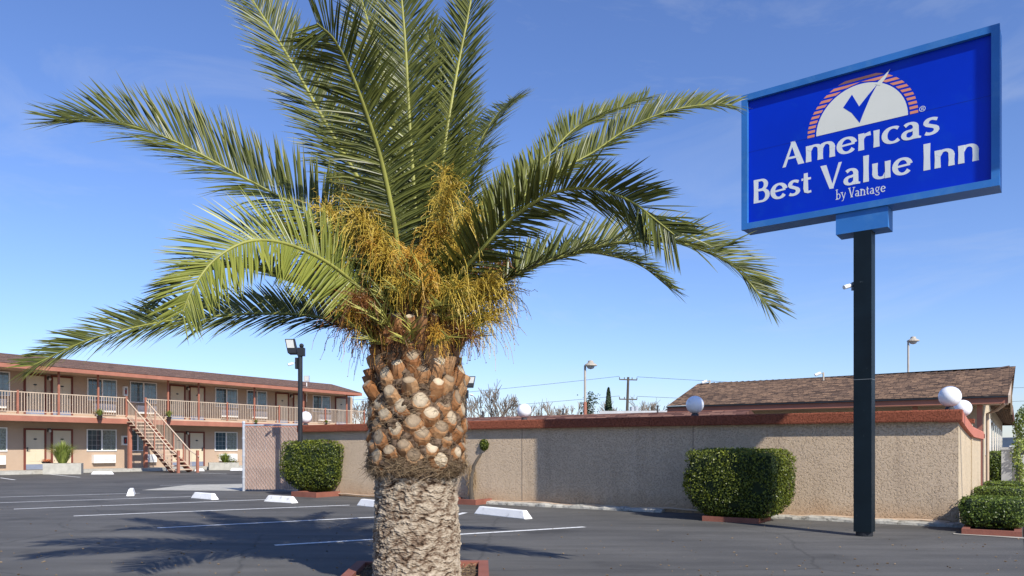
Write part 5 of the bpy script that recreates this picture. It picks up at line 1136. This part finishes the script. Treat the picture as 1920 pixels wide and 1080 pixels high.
# short stiff spiky new growth around the neck
for k in range(64):
    a = random.uniform(0, 2*ph); z = random.uniform(1.84, 2.25); o0 = V((PX+.30*math.cos(a), PY+.30*math.sin(a), z)); out_ = V((math.cos(a), math.sin(a), 0)); ax = (out_*random.uniform(.5, .95)+V((0, 0, random.uniform(.0, .8)))).normalized()
    b = MB(); l = random.uniform(.2, .42); b.tube([o0, o0+ax*l*.6, o0+ax*l+V((0, 0, -.02))], [.012, .008, .003], 5, True, .4)
    S0 = ax.cross(V((0, 0, 1))).normalized()
    for i in range(16):
        q = .2+.8*i/16; p = o0+ax*l*q; s_ = 1 if i % 2 else -1; d = (ax*.75+S0*s_*random.uniform(.4, .8)+V((0, 0, random.uniform(-.2, .5)))).normalized(); ll = random.uniform(.09, .2)
        b.tube([p, p+d*ll*.5, p+d*ll], [.005, .004, .0008], 3, False, random.random())
    b.build('spiky_shoot', 'spike', palm, palm)
# fruit clusters
def fruit(p0, p1, n, l, m, spread=.35, drop=1.0, beads=3, rad=.0019):
    b = MB(); a0 = V(p0); a1 = V(p1); d0 = (a1-a0); mid = a0.lerp(a1, .55)+V((0, 0, .06))
    b.tube([a0, mid, a1], [.016, .012, .006], 6, True, .6)
    D = d0.normalized()
    for i in range(n):
        s_ = random.uniform(.25, 1); p = a0.lerp(a1, s_)+V((0, 0, .04*math.sin(s_*3)))
        d = (D*random.uniform(.2, 1.0)+V((random.gauss(0, 1), random.gauss(0, 1), random.gauss(.35, .9)))*spread*2.4).normalized(); ll = l*random.uniform(.5, 1.15)
        pts = []; n_ = 7
        dr_k = random.uniform(-.05, 1.05)
        zig = V((random.uniform(-1, 1), random.uniform(-1, 1), random.uniform(-1, 1)))*.008
        for k in range(n_):
            q = k/(n_-1); pts.append(p+d*ll*(q-.38*q*q)*.75+V((0, 0, -drop*ll*.62*q*q*dr_k))+zig*(1 if k % 2 else -1)*(k > 0))
        tn = random.random(); b.tube(pts, [rad*1.25]*2+[rad]*(n_-3)+[rad*.6], 3, False, tn)
        for k in range(beads):
            q = pts[random.randrange(2, n_)]+V((random.uniform(-1, 1), random.uniform(-1, 1), 0))*.004; r_ = .0036
            b.add([q+V((r_, 0, 0)), q+V((0, r_, 0)), q+V((-r_, 0, 0)), q+V((0, -r_, 0)), q+V((0, 0, r_)), q+V((0, 0, -r_))], [(0, 1, 4), (1, 2, 4), (2, 3, 4), (3, 0, 4), (1, 0, 5), (2, 1, 5), (3, 2, 5), (0, 3, 5)], tn)
    b.build('fruit_stalk', m, palm, palm)
FR = [((760, 560, 5.95), (690, 455, 5.6), 150, .34, 'fruitorange'), ((770, 560, 6.0), (700, 380, 6.0), 160, .34, 'fruit'), ((800, 560, 5.95), (860, 470, 5.65), 150, .34, 'fruit'), ((800, 560, 6.0), (905, 470, 5.9), 130, .34, 'fruitbrown'), ((760, 570, 5.95), (560, 420, 6.0), 120, .34, 'fruit'), ((790, 520, 6.1), (835, 320, 6.1), 150, .28, 'fruit'), ((770, 560, 5.9), (772, 480, 5.50), 190, .36, 'fruitorange'), ((765, 560, 5.95), (722, 475, 5.55), 170, .38, 'fruit'), ((760, 540, 5.9), (665, 400, 5.45), 200, .36, 'fruit'), ((760, 540, 5.9), (600, 390, 5.55), 170, .36, 'fruit'), ((760, 540, 5.8), (640, 350, 5.6), 120, .3, 'fruit'),
      ((800, 540, 5.9), (845, 350, 5.5), 220, .34, 'fruit'), ((810, 540, 5.9), (885, 400, 5.6), 170, .34, 'fruit'), ((790, 540, 6.0), (815, 430, 5.7), 150, .32, 'fruitorange'), ((740, 580, 6.0), (525, 425, 5.6), 110, .34, 'fruit'),
      ((730, 600, 5.95), (590, 500, 5.75), 200, .36, 'fruitbrown'), ((730, 610, 5.95), (610, 540, 5.7), 190, .38, 'fruitbrown'), ((740, 620, 5.9), (665, 560, 5.5), 150, .34, 'fruitbrown'),
      ((820, 590, 5.95), (925, 530, 5.75), 170, .42, 'fruit'), ((820, 600, 5.95), (940, 560, 5.85), 140, .42, 'fruit'), ((830, 590, 6.0), (950, 500, 6.1), 150, .36, 'fruitbrown'), ((800, 590, 5.9), (860, 540, 5.5), 150, .38, 'fruit'),
      ((770, 590, 5.85), (745, 530, 5.5), 120, .26, 'fruit'), ((780, 590, 5.85), (810, 520, 5.5), 110, .26, 'fruitorange'), ((735, 620, 5.95), (655, 590, 5.6), 120, .36, 'fruitorange'), ((830, 590, 6.05), (880, 430, 6.1), 120, .34, 'fruitbrown'), ((740, 630, 5.95), (640, 610, 5.75), 130, .42, 'fruitbrown'), ((820, 630, 5.95), (930, 600, 5.8), 150, .44, 'fruit'), ((820, 560, 6.0), (960, 550, 5.9), 130, .42, 'fruit'), ((745, 640, 5.9), (690, 635, 5.7), 110, .26, 'fruitbrown'), ((770, 640, 5.85), (745, 630, 5.55), 90, .24, 'fruitbrown'), ((800, 640, 5.85), (825, 628, 5.55), 90, .26, 'fruitorange'), ((820, 640, 5.9), (880, 630, 5.7), 110, .28, 'fruitbrown'), ((775, 600, 6.1), (735, 600, 6.5), 110, .4, 'fruitbrown'), ((790, 600, 6.1), (850, 600, 6.5), 110, .4, 'fruit')]
for p0, p1, n, l, m in FR: fruit(at(*p0), at(*p1), int(n*1.4), l*1.15, m, drop=.9, beads=5)
# raised red planter round the palm
fr = frame((PX-.03, PY+.0, 0), (1, .04), (-.04, 1))
t = empty('planter_bed', (PX, PY, 0), 'red planter kerb round the foot of the big date palm', 'planter')
planter_ring(t, fr, -.56, .60, -.75, .78, .10, .085)
b = MB()
for i in range(900):
    x, y = random.uniform(-.46, .5), random.uniform(-.6, .69); p = fr(x, y, .075+random.uniform(0, .012)); a = random.uniform(0, 6.28); b.tube([p, p+V((math.cos(a)*.03, math.sin(a)*.03, random.uniform(0, .01)))], .003, 3, False, random.random())
o = b.build('leaf_litter', 'fibre', t, t); o['kind'] = 'stuff'
# loose debris on the asphalt
b = MB()
for i in range(420):
    px, py = random.uniform(-100, 2000), 925+155*random.random()**.7; p = gpt(px, py); a = random.uniform(0, 6.28); s_ = random.uniform(.004, .011)
    b.tube([p+V((0, 0, .004)), p+V((math.cos(a)*s_*2, math.sin(a)*s_*2, .006))], s_*.5, 4, True, random.random())
tag(b.build('grit', 'fibre'), 'fine grit and palm debris scattered on the asphalt', 'debris', kind='stuff')
